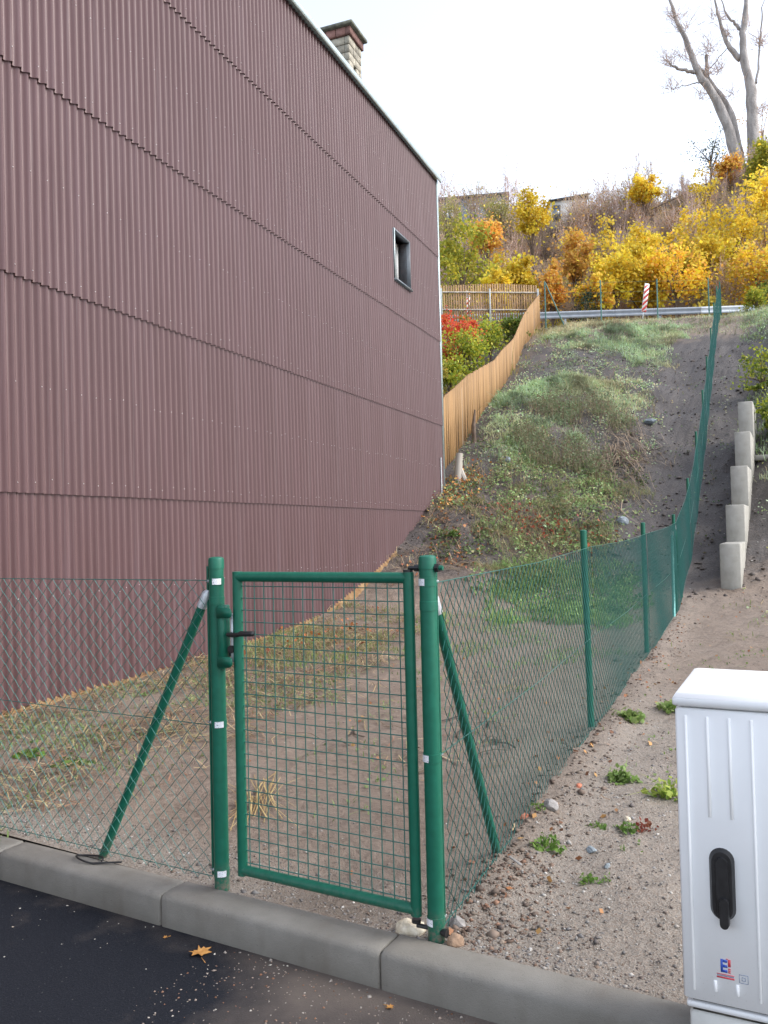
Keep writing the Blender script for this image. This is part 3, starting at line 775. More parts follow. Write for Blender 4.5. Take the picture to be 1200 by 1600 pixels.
# handle: long rounded escutcheon with lever inside
def pill(mb, cx, z0, z1, r, ya, yb, n=10, tp=0):
    pts = [(cx + r * math.cos(a), z1 - r + r * math.sin(a)) for a in np.linspace(0, math.pi, n)] + [(cx + r * math.cos(a), z0 + r + r * math.sin(a)) for a in np.linspace(math.pi, 2 * math.pi, n)]
    m_ = len(pts); V = [(x, ya, z) for x, z in pts]; cz = (z0 + z1) / 2
    V += [(cx + (x - cx) * (1 - tp), yb, cz + (z - cz) * (1 - tp * .35)) for x, z in pts]
    mb.add(V, [np.array([(i, (i + 1) % m_, m_ + (i + 1) % m_, m_ + i) for i in range(m_)]), np.array([[m_ + i for i in range(m_)]]), np.array([list(range(m_))[::-1]])])
hx = .026 + 1.47 * pt
b_ = MB(); pill(b_, hx, Z0 + .437, Z0 + .622, .031, .001, -.014, 12, .22); hd = b_.build('handle', blackp, door, True, 30)
b_ = MB(); pill(b_, hx + .001, Z0 + .445, Z0 + .604, .016, -.013, -.020, 10, .1); b_.build('handle_recess', blackp, hd, True, 30)
b_ = MB(); pill(b_, hx + .004, Z0 + .425, Z0 + .505, .0125, -.012, -.029, 10, .15); b_.build('lever', blackp, hd, True, 30)
# printed emblem: blue E with red corner, two red lines with a line of small type, square-in-square symbol
def plate(mb, x0, x1, z0, z1, y=-.0009): mb.box(x0, x1, y, .001, z0, z1)
ex, ez = hx - .021, Z0 + .306
b_ = MB(); plate(b_, ex + .010, ex + .0155, ez, ez + .033)
for zz in (ez, ez + .0125, ez + .0255): plate(b_, ex + .0155, ex + .026, zz, zz + .0068)
b_.build('emblem_letter', blue_print, door)
b_ = MB(); plate(b_, ex + .0275, ex + .034, ez + .016, ez + .034); plate(b_, ex + .023, ex + .0275, ez + .0335, ez + .0355)
for zz in (ez, ez + .0045, ez + .009): plate(b_, ex + .0275, ex + .0335, zz, zz + .003)
b_.build('emblem_corner', red_print, door)
b_ = MB(); plate(b_, ex, ex + .042, ez - .0062, ez - .0045); plate(b_, ex, ex + .042, ez - .0155, ez - .0115); b_.build('emblem_lines', red_print, door)
b_ = MB()
for i in range(13): plate(b_, ex + .001 + i * .0031, ex + .0034 + i * .0031, ez - .0102, ez - .0072)
b_.build('emblem_type', grey_print, door)
b_ = MB(); qx, qz = ex + .053, ez - .019
for (s0, s1) in ((0, .0215), (.0063, .0152)):
    tk = .0011
    plate(b_, qx + s0, qx + s1, qz + s0, qz + s0 + tk); plate(b_, qx + s0, qx + s1, qz + s1 - tk, qz + s1); plate(b_, qx + s0, qx + s0 + tk, qz + s0 + tk, qz + s1 - tk); plate(b_, qx + s1 - tk, qx + s1, qz + s0 + tk, qz + s1 - tk)
b_.build('insulation_symbol', grey_print, door)

# ------------------------------------------------------------------ stepped concrete retaining wall elements
names = ['lowest and nearest concrete retaining wall element beside the fence', 'second lowest concrete retaining wall element on the slope', 'middle one of the five stepped concrete wall elements', 'second highest of the stepped concrete wall elements', 'topmost concrete wall element of the stepped row, farthest up the slope']
tops = [1.15, 1.78, 2.53, 3.31, 4.11]
for i in range(5):
    s0 = 11.1 + 1.45 * i; p_ = sl(s0, .53 + .058 * i)
    o = thing('retaining_wall_element', (p_[0], p_[1], tops[i] - 1.3), math.atan2(D[1], D[0]) - R(2.2), names[i], 'concrete block', 'stepped concrete wall elements')
    b_ = MB(); b_.box(0, 1.42, -.30, 0, 0, 1.3, .012); b_.build('upright', concrete, o)
    b_ = MB(); b_.box(.0, 1.42, -.95, -.302, 0, .12, .01); b_.build('foot', concrete, o)

# ------------------------------------------------------------------ wooden slat fences
def slat_fence(path, label, gap, hgt, rail_side, post_every, postmat, tallposts=0.0, level=None, hts=None):
    o3 = np.array([*path[0], 0]); gh = h0 if level is None else (lambda *a: level)
    fo = thing('wooden_fence', (path[0][0], path[0][1], h0(*path[0])), 0, label, 'fence'); oz = fo.location.z
    path = [np.array(p_) for p_ in path]; tot = 0
    sm = MB(); sm.box(-.030, .030, -.009, .009, -hgt, 0, .002); me = sm.mesh('slat')
    run = 0; nextp = 0; last = None; rails = [[], []]; seg_i = 0; hts = hts or [hgt] * len(path)
    for a, b_ in zip(path[:-1], path[1:]):
        L = np.linalg.norm(b_ - a); u = (b_ - a) / L; nrm = np.array([u[1], -u[0]]); ang = math.atan2(u[1], u[0])
        x = (-run) % gap
        n = int(L / gap); ha, hb = hts[seg_i], hts[seg_i + 1]; seg_i += 1
        for i in range(n):
            f_ = (i + .5) / n; p_ = a + u * f_ * L
            zt = gh(*p_) + ha + (hb - ha) * f_ - .04 + .05 * math.sin((run + f_ * L) * 1.05) + random.uniform(-.012, .012)
            link('slat', me, larch, fo, (p_[0] - o3[0], p_[1] - o3[1], zt - oz), (random.uniform(-.01, .01), random.uniform(-.008, .008), ang + random.uniform(-.05, .05)))
        for e, he in ([(a, ha), (b_, hb)] if last is None else [(b_, hb)]):
            zg = gh(*e); 
            for r_, zz in ((0, he - hgt * .72), (1, he - hgt * .24)): rails[r_].append((*(e - o3[:2] + nrm * rail_side * .03), zg + zz - oz))
        run += L; last = b_
        k = 0
        while nextp <= run:
            p_ = a + u * (nextp - (run - L)); zg = gh(*p_)
            pb = MB(); c_ = p_ - o3[:2] + nrm * (-.028 if tallposts == 0 else rail_side * .085)
            pb.box(c_[0] - .03, c_[0] + .03, c_[1] - .03, c_[1] + .03, zg - .4 - oz, zg + (hts[seg_i - 1] + hts[seg_i]) / 2 - hgt * .16 - oz + tallposts, .004); pb.build('post', postmat, fo); nextp += post_every
    for r_ in rails:
        rb_ = MB(); rb_.tube(r_, .032, 4); rb_.build('rail', larch if tallposts == 0 else greywood, fo)
    return fo
pth = [sl(*a) for a in ((13.2, -5.1), (14.7, -5.2), (16.8, -5.4), (19.5, -5.45), (22.8, -5.8), (26.3, -6.35), (30.0, -6.62))]
slat_fence(pth, 'orange wooden slat fence climbing the slope beyond the brown building', .085, 1.6, -1, 3.1, greywood, hts=[1.7, 1.68, 1.52, 1.08, 1.0, 1.08, 1.5])
postg = pm('grey_fence_post', (.34, .36, .36), (.46, .48, .48), 8, .7, .2); e0 = pth[-1]; lft = np.array([-.995, -.10])
slat_fence([e0 + lft * .08, e0 + lft * 4.5, e0 + lft * 9.5], 'wooden slat fence across the hilltop, its grey posts and rail showing', .098, 1.45, -1, 1.95, postg, .02, 9.78)

# ------------------------------------------------------------------ crest: guardrail, green posts, warning beacons
gr = thing('guardrail', (2.0, 36.5, 10.3), 0, 'zinc guardrail along the upper road, above the grassy slope', 'guardrail')
prof = [(0, 0), (-.04, .03), (-.04, .09), (0.02, .13), (.02, .18), (-.04, .22), (-.04, .28), (0, .31)]
gx = [0, 4.2, 8.4, 12.2, 16.2, 20.2, 24.2]
for i in range(len(gx) - 1):
    x0, x1 = gx[i] + .0, gx[i + 1] - .01
    zf = lambda x: .62 + .010 * x - .28
    V = [(x, y, z + zf(x)) for x in (x0, x1) for (y, z) in prof] ; m_ = len(prof)
    b_ = MB(); b_.add(V + [(v[0], v[1] + .004, v[2]) for v in V], [np.array([(k, k + 1, m_ + k + 1, m_ + k) for k in range(m_ - 1)]), np.array([(2 * m_ + k, 3 * m_ + k, 3 * m_ + k + 1, 2 * m_ + k + 1) for k in range(m_ - 1)])])
    b_.build('beam', guard2_m if i == 3 else guard_m, gr)
    b_ = MB(); b_.box(x0 + 2 - .05, x0 + 2 + .05, .03, .13, -.6, zf(x0) + .3); b_.build('post', guard_m, gr)
tf = thing('crest_fence', (6.65, 33.1, hz(6.65, 33.1)), 0, 'thin green wire fence posts with slanting strut at the top of the slope', 'fence')
zb_ = tf.location.z
for x in (6.65, 8.88, 11.14, 13.2):
    g_ = hz(x, 33.1); b_ = MB(); b_.tube([(x - 6.65, 0, g_ - .3 - zb_), (x - 6.65, 0, 11.34 - zb_)], .028, 8); b_.build('post', green2, tf, True)
b_ = MB(); b_.tube([(.03, 0, 11.28 - zb_), (.78, -.05, hz(7.43, 33.05) - .1 - zb_)], .026, 8); b_.build('strut', green2, tf, True)
for zz in (11.25, 10.85, 10.45):
    b_ = MB(); b_.tube([(0, 0, zz - zb_), (6.5, 0, zz - zb_)], .004, 4, False); b_.build('wire', green2, tf)
def beacon(x, y, z0, z1, lean, label, lamp):
    g_ = hz(x, y); o = thing('warning_beacon', (x, y, g_), R(8), label, 'road sign', 'red and white warning beacons')
    hh = z1 - z0
    b_ = MB(); b_.box(-.10, .10, -.012, .012, z0 - g_, z1 - g_, .006); bd = b_.build('board', white_paint, o)
    n = 5
    for i in range(-1, n):
        za = z0 - g_ + hh * i / n; st = hh / n * .5
        pts = [(-.095, za), (.095, za + .22), (.095, za + .22 + st), (-.095, za + st)]
        lo, hi = z0 - g_ + .01, z1 - g_ - .01
        V = [(px, -.0145, min(max(pz, lo), hi)) for px, pz in pts]
        if V[2][2] - V[1][2] < .005 and V[3][2] - V[0][2] < .005: continue
        s_ = MB(); s_.add(V + [(v[0], -.0125, v[2]) for v in V], [(0, 1, 2, 3), (4, 7, 6, 5), (0, 4, 5, 1), (2, 6, 7, 3)]); s_.build('stripe', red_paint, bd)
    b_ = MB(); b_.tube([(0, .03, -.1), (0, .03, z1 - g_)], .02, 8); b_.build('pole', galv, o, True)
    b_ = MB(); b_.box(-.2, .2, -.25, .3, -.06, .05, .02); b_.build('foot', blackp, o)
    if lamp:
        b_ = MB(); b_.lathe([(.05, 0), (.09, .04), (.105, .12), (.09, .2), (.04, .235)], 14, (0, 0, z1 - g_)); b_.build('lamp_housing', white_paint, o, True)
        b_ = MB(); b_.tube([(.02, -.085, z1 - g_ + .12), (.03, -.135, z1 - g_ + .12)], [.085, .06], 14); b_.build('lamp_lens', orange_l, o, True)
    o.rotation_euler = (0, lean, R(8)); return o
beacon(10.62, 33.4, 10.10, 11.28, R(9), 'leaning red and white striped warning beacon at the guardrail', False)
beacon(3.50, 33.75, 9.9, 11.0, R(4), 'red and white beacon with orange warning lamp by the hilltop fence', True)

# ------------------------------------------------------------------ houses on the ridge
hs_ = thing('dark_house', (4.0, 75.5, 26.6), R(-9), 'dark clad flat roofed house on the ridge with white windows', 'house')
b_ = MB(); b_.box(0, 7.9, 0, 7, 0, 5.0); b_.build('wall', housed, hs_)
b_ = MB(); b_.box(-.15, 8.05, -.25, 7.2, 5.0, 5.18); b_.build('roof', roofm, hs_)
for (x, wd) in ((2.0, 1.0), (4.35, .8), (6.2, 1.1)):
    b_ = MB(); b_.box(x, x + wd, -.06, -.002, 2.9, 4.4); wn = b_.build('window', housew, hs_)
    b_ = MB(); b_.box(x + .1, x + wd / 2 - .03, -.075, -.061, 3.0, 4.3); b_.box(x + wd / 2 + .03, x + wd - .1, -.075, -.061, 3.0, 4.3); b_.build('pane', MATS['window_glass'], wn)
b_ = MB(); b_.box(8.1, 9.6, 1.0, 6, 0, 4.3); b_.build('annex', greywood, hs_)
hu = thing('garden_hut', (12.75, 60.6, 23.45), R(-4), 'small white hut with dark lean-to roof among the shrubs', 'hut')
b_ = MB(); b_.box(0, 2.5, 0, 2.2, 0, 2.05); b_.build('wall', housew, hu)
b_ = MB(); b_.add([(-.15, -.25, 1.95), (2.85, -.25, 2.32), (2.85, 2.5, 2.32), (-.15, 2.5, 1.95), (-.15, -.25, 2.05), (2.85, -.25, 2.42), (2.85, 2.5, 2.42), (-.15, 2.5, 2.05)], [(0, 3, 2, 1), (4, 5, 6, 7), (0, 1, 5, 4), (1, 2, 6, 5), (2, 3, 7, 6), (3, 0, 4, 7)]); b_.build('roof', roofm, hu)
b_ = MB(); b_.box(.1, .75, -.05, -.002, .5, 1.75); wn = b_.build('window', greywood, hu)
b_ = MB(); b_.box(.17, .68, -.065, -.051, .58, 1.67); b_.build('pane', MATS['window_glass'], wn)
b_ = MB(); b_.tube([(2.75, -.2, -.6), (2.75, -.2, 2.3)], .05, 6); b_.build('post', greywood, hu)
for i in range(10):
    if i == 0:
        b_ = MB(); b_.box(0, .09, -.02, .0, 0, .85); pk = b_.mesh('picket')
    link('picket', pk, white_paint, hu, (1.05 + i * .17, -.5, -.25))
# railing on the path along the ridge
ra = thing('path_railing', (18.9, 58.6, 0), 0, 'thin dark railing along the path on the ridge below the big tree', 'railing')
pp = []
for i in range(13):
    x = 19.3 + i * .53; y = 58.4 - .1 * i; g_ = h0(x, y); pp.append((x - 18.9, y - 58.6, g_ + 1.0))
    if i % 2 == 0:
        b_ = MB(); b_.tube([(x - 18.9, y - 58.6, g_ - .3), (x - 18.9, y - 58.6, g_ + 1.0)], .035, 6); b_.build('post', bark2, ra)
b_ = MB(); b_.tube(pp, .035, 6); b_.build('handrail', bark2, ra)
b_ = MB(); b_.tube([(a, b2, c2 - .45) for a, b2, c2 in pp], .025, 6); b_.build('handrail', bark2, ra)

# ------------------------------------------------------------------ vegetation builders
def rdir(n, g=rng):
    v = g.normal(size=(n, 3)); return v / np.linalg.norm(v, axis=1)[:, None]
def leaves(mb, C, size, col, up=0.3, g=rng):
    """quads (folded leaf shape) at centres C"""
    n = len(C); d = rdir(n, g); d[:, 2] -= .25; d /= np.linalg.norm(d, axis=1)[:, None]
    nn_ = rdir(n, g); nn_[:, 2] = np.abs(nn_[:, 2]) + up; sdx = np.cross(d, nn_); sdx /= np.linalg.norm(sdx, axis=1)[:, None] + 1e-9
    sz = np.asarray(size) * g.uniform(.6, 1.3, n)
    L = d * sz[:, None]; Wd = sdx * (sz * g.uniform(.32, .5, n))[:, None]
    V = np.stack([C - L * .5, C + Wd - L * .05, C + L * .5, C - Wd - L * .05], 1).reshape(-1, 3)
    q = np.arange(4 * n).reshape(n, 4)
    mb.add(V, q, np.repeat(col, 4, 0))
def palette(n, cols, g=rng, jit=.18):
    cols = np.array(cols); c = cols[g.integers(0, len(cols), n)] * g.uniform(1 - jit, 1 + jit, (n, 1)) ; f = g.uniform(0, 1, (n, 1)); c2 = cols[g.integers(0, len(cols), n)]
    return c * (1 - .35 * f) + c2 * .35 * f
YEL = [(.80, .60, .05), (.84, .66, .08), (.78, .52, .05), (.68, .57, .09), (.82, .55, .05)]
ORA = [(.72, .38, .09), (.78, .46, .09), (.64, .32, .10), (.78, .55, .10)]
GRY = [(.42, .42, .06), (.50, .46, .06), (.62, .50, .06), (.26, .31, .05), (.36, .38, .06)]
GRN = [(.10, .16, .03), (.16, .22, .04), (.24, .28, .05)]
RED = [(.62, .06, .04), (.70, .10, .06), (.55, .12, .04), (.66, .20, .06)]
YG = [(.36, .42, .04), (.46, .46, .05), (.26, .34, .05), (.52, .46, .06), (.18, .26, .05)]
MIX = [(.40, .36, .06), (.46, .30, .06), (.24, .26, .06), (.34, .22, .08)]
BRN = [(.64, .42, .26), (.72, .52, .30), (.58, .40, .28), (.68, .56, .27)]
def leafy_mesh(seed, height, rad, nleaf, lsz, cols, cc=None, base=.25, squash=1.0, clumps=26):
    """crown as separate leaves gathered in uneven clumps on a shell; returns (crown mesh, trunk mesh)"""
    g = np.random.default_rng(seed); cz = cc if cc is not None else height - rad * .8
    ctr = rdir(clumps, g) * (g.uniform(.25, 1.15, (clumps, 1)) ** .8) * np.array([rad, rad, rad * squash * g.uniform(.9, 1.35)]) * g.uniform(.8, 1.2, 3) + np.array([0, 0, cz])
    lob = g.uniform(.7, 1.15, clumps)
    k = g.integers(0, clumps, nleaf)
    C = ctr[k] + g.normal(size=(nleaf, 3)) * (rad * .19 * lob[k])[:, None] * np.where(g.random((nleaf, 1)) < .14, 2.4, 1.0)
    C[:, 2] = np.maximum(C[:, 2], .08)
    tone = g.uniform(.75, 1.2, clumps)
    col = palette(nleaf, cols, g) * tone[k][:, None]
    mb = MB(); leaves(mb, C, lsz, np.clip(col, 0, .85), .3, g); crown = mb.mesh('crown')
    tb = MB(); top = np.array([g.normal() * .1, g.normal() * .1, cz])
    tb.tube([(0, 0, -.3), (.02, .0, cz * .5), top], [rad * .05 + .02, rad * .04 + .015, rad * .02 + .01], 6)
    for c_ in ctr[:14]:
        st = np.array([0, 0, cz * g.uniform(base, .8)]); md = (st + c_) / 2 + np.array([0, 0, .05 * rad]); tb.tube([st, md, c_], [rad * .025 + .008, rad * .015 + .008, .006], 4, False)
    return crown, tb.mesh('trunk', True)
def put_tree(name, meshes, x, y, label, cat, group=None, rz=0, scl=1.0, barkm=bark2, lm=leaf_m):
    g_ = hz(x, y); o = thing(name, (x, y, g_), rz, label, cat, group); o.scale = (scl, scl, scl)
    link('crown', meshes[0], lm, o); link('trunk', meshes[1], barkm, o); return o

# ------------------------------------------------------------------ autumn trees across the upper road
maples = [  # kind, x, y, crown-centre height, crown radius, label
 ('gy', 4.37, 43.0, 5.05, 1.75, 'big round green and yellow maple behind the hilltop wooden fence'),
 ('y', 7.18, 42.0, 4.0, 1.05, 'yellow maple behind the right end of the hilltop wooden fence'),
 ('y', 5.83, 41.0, 3.42, .85, 'small low yellow maple just above the hilltop wooden fence'),
 ('y', 9.95, 53.0, 5.2, 1.3, 'tall thin yellow tree left of the small white hut'),
 ('y', 12.0, 42.0, 4.0, 1.25, 'yellow maple left of the leaning striped beacon'),
 ('y', 13.72, 43.0, 3.4, 1.5, 'bright yellow maple above the leaning striped beacon'),
 ('oy', 15.09, 42.0, 3.5, 1.7, 'large golden orange maple left of the top end of the chain link fence'),
 ('y', 19.97, 46.0, 2.4, 1.95, 'tallest bright yellow maple, right of the fence top under the ridge'),
 ('oy', 18.95, 41.0, 2.3, 1.6, 'golden maple at the right edge above the guardrail'),
 ('y', 17.64, 44.0, 2.4, 1.4, 'yellow maple just behind the top end of the chain link fence'),
 ('o', 10.72, 45.0, 4.3, 1.15, 'orange shrub below the white hut'),
 ('o', 8.8, 42.0, 3.6, .95, 'orange yellow shrub behind the slanting green strut'),
 ('y', 18.5, 57.0, 3.2, 1.0, 'small yellow treetop standing up on the skyline'),
 ('o', 6.61, 50.0, 5.6, 1.15, 'rusty orange tree below the dark house'),
 ('g', 8.47, 57.0, 4.6, 1.4, 'pale green tree in front of the dark house, right part'),
 ('g', 4.83, 56.0, 5.2, 1.2, 'pale green tree in front of the dark house, left part'),
 ('oy', 10.75, 41.0, 3.0, .8, 'low orange bush above the guardrail, midway along'),
 ('y', 14.93, 47.0, 3.0, 1.15, 'yellow green tree higher up, above the bright maples'),
 ('gy', 25.6, 54.5, 1.4, 1.4, 'yellow green shrub below the big pollarded tree'),
 ('o', 24.4, 57.0, 1.5, .9, 'orange sapling left of the big pollarded tree'),
 ('gy', 21.8, 41.5, 2.2, 1.5, 'yellow green maple beyond the right edge of the slope'),
 ('y', 23.0, 47.0, 2.4, 1.7, 'yellow maple high at the right edge below the ridge'),
]
kinds = {'y': YEL, 'oy': YEL + ORA[:2], 'o': ORA, 'gy': GRY, 'g': [(.30, .32, .10), (.40, .36, .12), (.36, .28, .12)]}
for i, (kd, x, y, cz, rad, lb) in enumerate(maples):
    rad *= .84; ms = leafy_mesh(100 + i, cz + rad, rad, int(1300 + 1500 * rad), .18 if kd != 'g' else .10, kinds[kd], cz, .3, 1.05, int(16 + 12 * rad))
    put_tree('autumn_tree', ms, x, y, lb, 'tree', 'autumn trees across the upper road', random.uniform(0, 6))
spr = [leafy_mesh(180, 2.6, .8, 1300, .16, YEL, 1.7, .2, 1.2, 22), leafy_mesh(181, 3.2, .75, 1000, .14, YEL + [(.6, .5, .12)], 2.3, .2, 1.5, 20), leafy_mesh(182, 2.2, .9, 1200, .14, [(.66, .58, .12), (.74, .60, .10), (.56, .50, .14)], 1.4, .2, 1.0, 22)]
for i, (x, y, sc_) in enumerate(((6.6, 44.5, 1.1), (8.0, 46.0, 1.2), (9.3, 43.5, 1.0), (11.4, 43.6, 1.1), (12.6, 45.5, 1.2), (16.6, 41.5, .9), (17.0, 46.5, 1.2), (13.4, 49.0, 1.2), (11.6, 49.5, 1.0), (18.8, 49.5, 1.1), (20.6, 43.8, 1.0), (16.3, 51.5, 1.1), (7.6, 52.0, 1.2), (21.0, 53.0, 1.0), (5.9, 54.5, 1.1), (12.9, 54.0, 1.0))):
    o = put_tree('yellow_sapling', spr[i % 3], x, y, 'small yellow sapling filling the band of trees above the guardrail', 'tree', 'yellow saplings above the guardrail', i * 1.7, sc_)
# dark evergreen shrub in the yellow row
put_tree('evergreen_shrub', leafy_mesh(160, 2.6, .9, 1500, .09, [(.03, .06, .035), (.05, .08, .045)], 1.9), 10.0, 40.3, 'dark evergreen shrub between the yellow trees above the guardrail', 'shrub')

# ------------------------------------------------------------------ leafless thicket on the hillside
def bare_mesh(seed, hgt, nst, spread, nleaf, cols, lsz=.07):
    g = np.random.default_rng(seed); tb = MB(); tips = []
    for i in range(nst):
        a = g.uniform(0, 6.28); b0 = np.array([math.cos(a), math.sin(a), 0]) * g.uniform(0, .25 * spread)
        hh = hgt * g.uniform(.6, 1.0); out = np.array([math.cos(a), math.sin(a), 0]) * g.uniform(.1, 1) * spread
        pts = [b0 + np.array([0, 0, -.2]), b0 + out * .35 + np.array([0, 0, hh * .5]) + g.normal(size=3) * .05, b0 + out + np.array([0, 0, hh]) + g.normal(size=3) * .08]
        tb.tube(pts, [.026, .016, .005], 3, False)
        for j in range(9):
            f = g.uniform(.3, .98); s_ = pts[1] * (1 - (f - .5) * 2) + pts[2] * (f - .5) * 2 if f > .5 else pts[0] * (1 - f * 2) + pts[1] * f * 2
            d_ = g.normal(size=3) * .45; d_[2] = abs(d_[2]) + .35; e = s_ + d_ * hgt * .22
            tb.tube([s_, (s_ + e) / 2 + g.normal(size=3) * .03, e], [.010, .007, .003], 3, False); tips.append((s_, e))
    tips = np.array(tips); k = g.integers(0, len(tips), nleaf); f = g.uniform(.2, 1, (nleaf, 1))
    C = tips[k, 0] * (1 - f) + tips[k, 1] * f + g.normal(size=(nleaf, 3)) * .05
    mb = MB(); leaves(mb, C, lsz, palette(nleaf, cols, g), .2, g)
    return mb.mesh('remaining_leaves'), tb.mesh('stems')
bare = [bare_mesh(300, 3.0, 16, .9, 420, BRN), bare_mesh(301, 2.5, 18, 1.1, 520, BRN[:2] + [(.5, .36, .12)]), bare_mesh(302, 3.4, 14, .7, 300, [(.40, .25, .18), (.48, .30, .2)]),
        bare_mesh(303, 2.2, 20, 1.2, 600, [(.44, .36, .10), (.36, .34, .10), (.5, .3, .1)]), bare_mesh(304, 2.7, 18, 1.0, 480, [(.52, .24, .08), (.5, .3, .1), (.4, .2, .1)])]
g9 = np.random.default_rng(11); cnt = 0
bl = ['leafless brown shrub in the thicket on the wooded hillside', 'brown shrub with russet leaves in the hillside thicket', 'tall pinkish leafless shrub in the hillside thicket', 'shrub with yellowish last leaves in the hillside thicket', 'rust leaved shrub in the hillside thicket']
for i in range(900):
    if cnt >= 285: break
    s = g9.uniform(41.5, 63.5) if i % 3 else g9.uniform(57, 63.5); u_ = g9.uniform(.045, .50); y = 3 + s * .93; 
    # keep to the part of the hillside in view (plus a margin)
    x = y * u_; s, l = to_sl(x, y)
    if s < 41.2 or s > 63 or l < -27 or l > 8: continue
    if 12.2 < x < 16.4 and 59.6 < y < 66.5: continue
    v = int(g9.choice(5, p=[.3, .22, .18, .16, .14])); sc_ = g9.uniform(.65, 1.15) * ((.62 if l > -5.5 else (1.3 if l > -15 else 1.1)) if s > 55 else 1)
    if l > -4.5 and s > 56 and cnt % 2: cnt += 0; sc_ *= .8
    o = thing('bare_shrub', (x, y, hz(x, y)), g9.uniform(0, 6.28), bl[v], 'shrub', bl[v].replace('shrub', 'shrubs').replace('leafless', 'leafless')); o.scale = (sc_, sc_, sc_)
    link('remaining_leaves', bare[v][0], leaf_m, o); link('stems', bare[v][1], twig2_m if v in (2, 4) else twig_m, o); cnt += 1
for i, (x, y, sc_) in enumerate(((5.2, 66.5, 1.5), (6.6, 67.5, 1.35), (8.0, 66.8, 1.6), (9.2, 67.2, 1.3), (10.6, 66.0, 1.4), (11.6, 64.5, 1.3), (13.4, 58.6, .95), (14.7, 58.8, .85), (15.9, 60.4, 1.35), (17.2, 61.0, 1.5), (18.8, 60.5, 1.45), (20.2, 60.0, 1.3))):
    v = (2, 0, 3, 1, 2, 0)[i % 6]; o = thing('bare_shrub', (x, y, hz(x, y)), i * 1.3, 'twiggy shrub on the skyline ' + ('before the dark house' if i < 6 else ('before the white hut' if i < 8 else 'right of the white hut')), 'shrub', 'twiggy shrubs on the skyline'); o.scale = (sc_ * .9, sc_ * .9, sc_)
    link('remaining_leaves', bare[v][0], leaf_m, o); link('stems', bare[v][1], twig2_m, o)
# leaf litter and undergrowth that covers the hillside
mb = MB(); n = 26000; s = g9.uniform(40.5, 63, n); l = g9.uniform(-28, 7, n); p_ = P0 + s[:, None] * D + l[:, None] * N
C = np.stack([p_[:, 0], p_[:, 1], h(p_[:, 0], p_[:, 1]) + np.abs(g9.normal(0, .28, n))], 1); leaves(mb, C, .16, palette(n, BRN + [(.3, .26, .1), (.5, .36, .1)], g9, .3), .3, g9)
tag(mb.build('undergrowth', leaf_m), 'brown and russet undergrowth covering the wooded hillside', 'undergrowth', kind='stuff')

# ------------------------------------------------------------------ big pollarded tree on the ridge
TX, TY = 26.9, 60.0; TG = hz(TX, TY)
pt_ = thing('pollarded_tree', (TX, TY, TG), 0, 'huge bare pollarded tree with three pale trunks on the skyline', 'tree')
SC = 60.0 / 1300 / 5.4545
def cp(px, py, dy=0): return ((px - 1010) * SC, dy, (1300 - py) * SC + .3)
def stem(name, pts, rads, sides=10):
    P = np.array([cp(*q) for q in pts]); P[0, 2] -= .8 if name == 'trunk' else 0
    # smooth
    for _ in range(2):
        Q = [P[0]]; r_ = [rads[0]]
        for a, b_, ra_, rb_ in zip(P[:-1], P[1:], rads[:-1], rads[1:]):
            Q += [a * .75 + b_ * .25, a * .25 + b_ * .75]; r_ += [ra_ * .75 + rb_ * .25, ra_ * .25 + rb_ * .75]
        Q.append(P[-1]); r_.append(rads[-1]); P = np.array(Q); rads = r_
    rads = [q * .78 for q in rads]; jit = np.random.default_rng(int(pts[0][0])).normal(0, .03, P.shape); b_ = MB(); b_.tube(P + jit, np.array(rads) * (1 + np.random.default_rng(5).normal(0, .05, len(rads))), sides); b_.build(name, bark, pt_, True, None)
stem('trunk', [(965, 1310), (905, 1060), (800, 730), (660, 550), (600, 400), (540, 200), (450, 0), (400, -200), (420, -420)], [.52, .48, .40, .34, .30, .25, .17, .13, .07])
stem('trunk', [(1000, 1310, .4), (975, 1050, .5), (935, 780, .6), (820, 610, .7), (730, 460, .7), (610, 320, .5)], [.40, .36, .30, .26, .22, .14])
stem('trunk', [(1075, 1310, -.2), (1080, 1000, -.2), (1070, 620, -.2), (1020, 370, -.2), (1010, 180, -.2), (1060, -20, -.2), (1060, -300, -.2)], [.58, .52, .44, .36, .30, .26, .12])
stem('branch', [(1000, 380), (900, 260), (860, 130), (820, 0), (790, -220)], [.28, .22, .17, .14, .06])
stem('branch', [(1015, 130), (960, 50), (900, 0), (850, -160)], [.16, .13, .1, .04])
stem('branch', [(600, 480), (510, 450), (430, 432), (385, 392)], [.18, .15, .12, .1], 8)
stem('branch', [(742, 470, .7), (740, 380, .7), (742, 285, .7)], [.2, .17, .16], 8)
stem('branch', [(1120, 600, -.2), (1160, 400), (1180, 200), (1200, 0), (1230, -200)], [.12, .1, .09, .07, .03], 7)
stem('branch', [(640, 570), (540, 590), (400, 618)], [.06, .05, .02], 6)
stem('branch', [(770, 400, .7), (830, 340, .4), (885, 275)], [.05, .045, .04], 6)
tw = MB(); g5 = np.random.default_rng(21)
srcs = [(385, 392, 20), (742, 285, 18), (400, 618, 14), (800, 480, 14), (520, 90, 16), (1050, 100, 10), (900, 170, 12), (1190, 240, 20), (660, 700, 10), (930, 690, 8), (1140, 850, 14), (560, 350, 12), (700, 500, 10), (450, 0, 14), (820, 0, 14)]
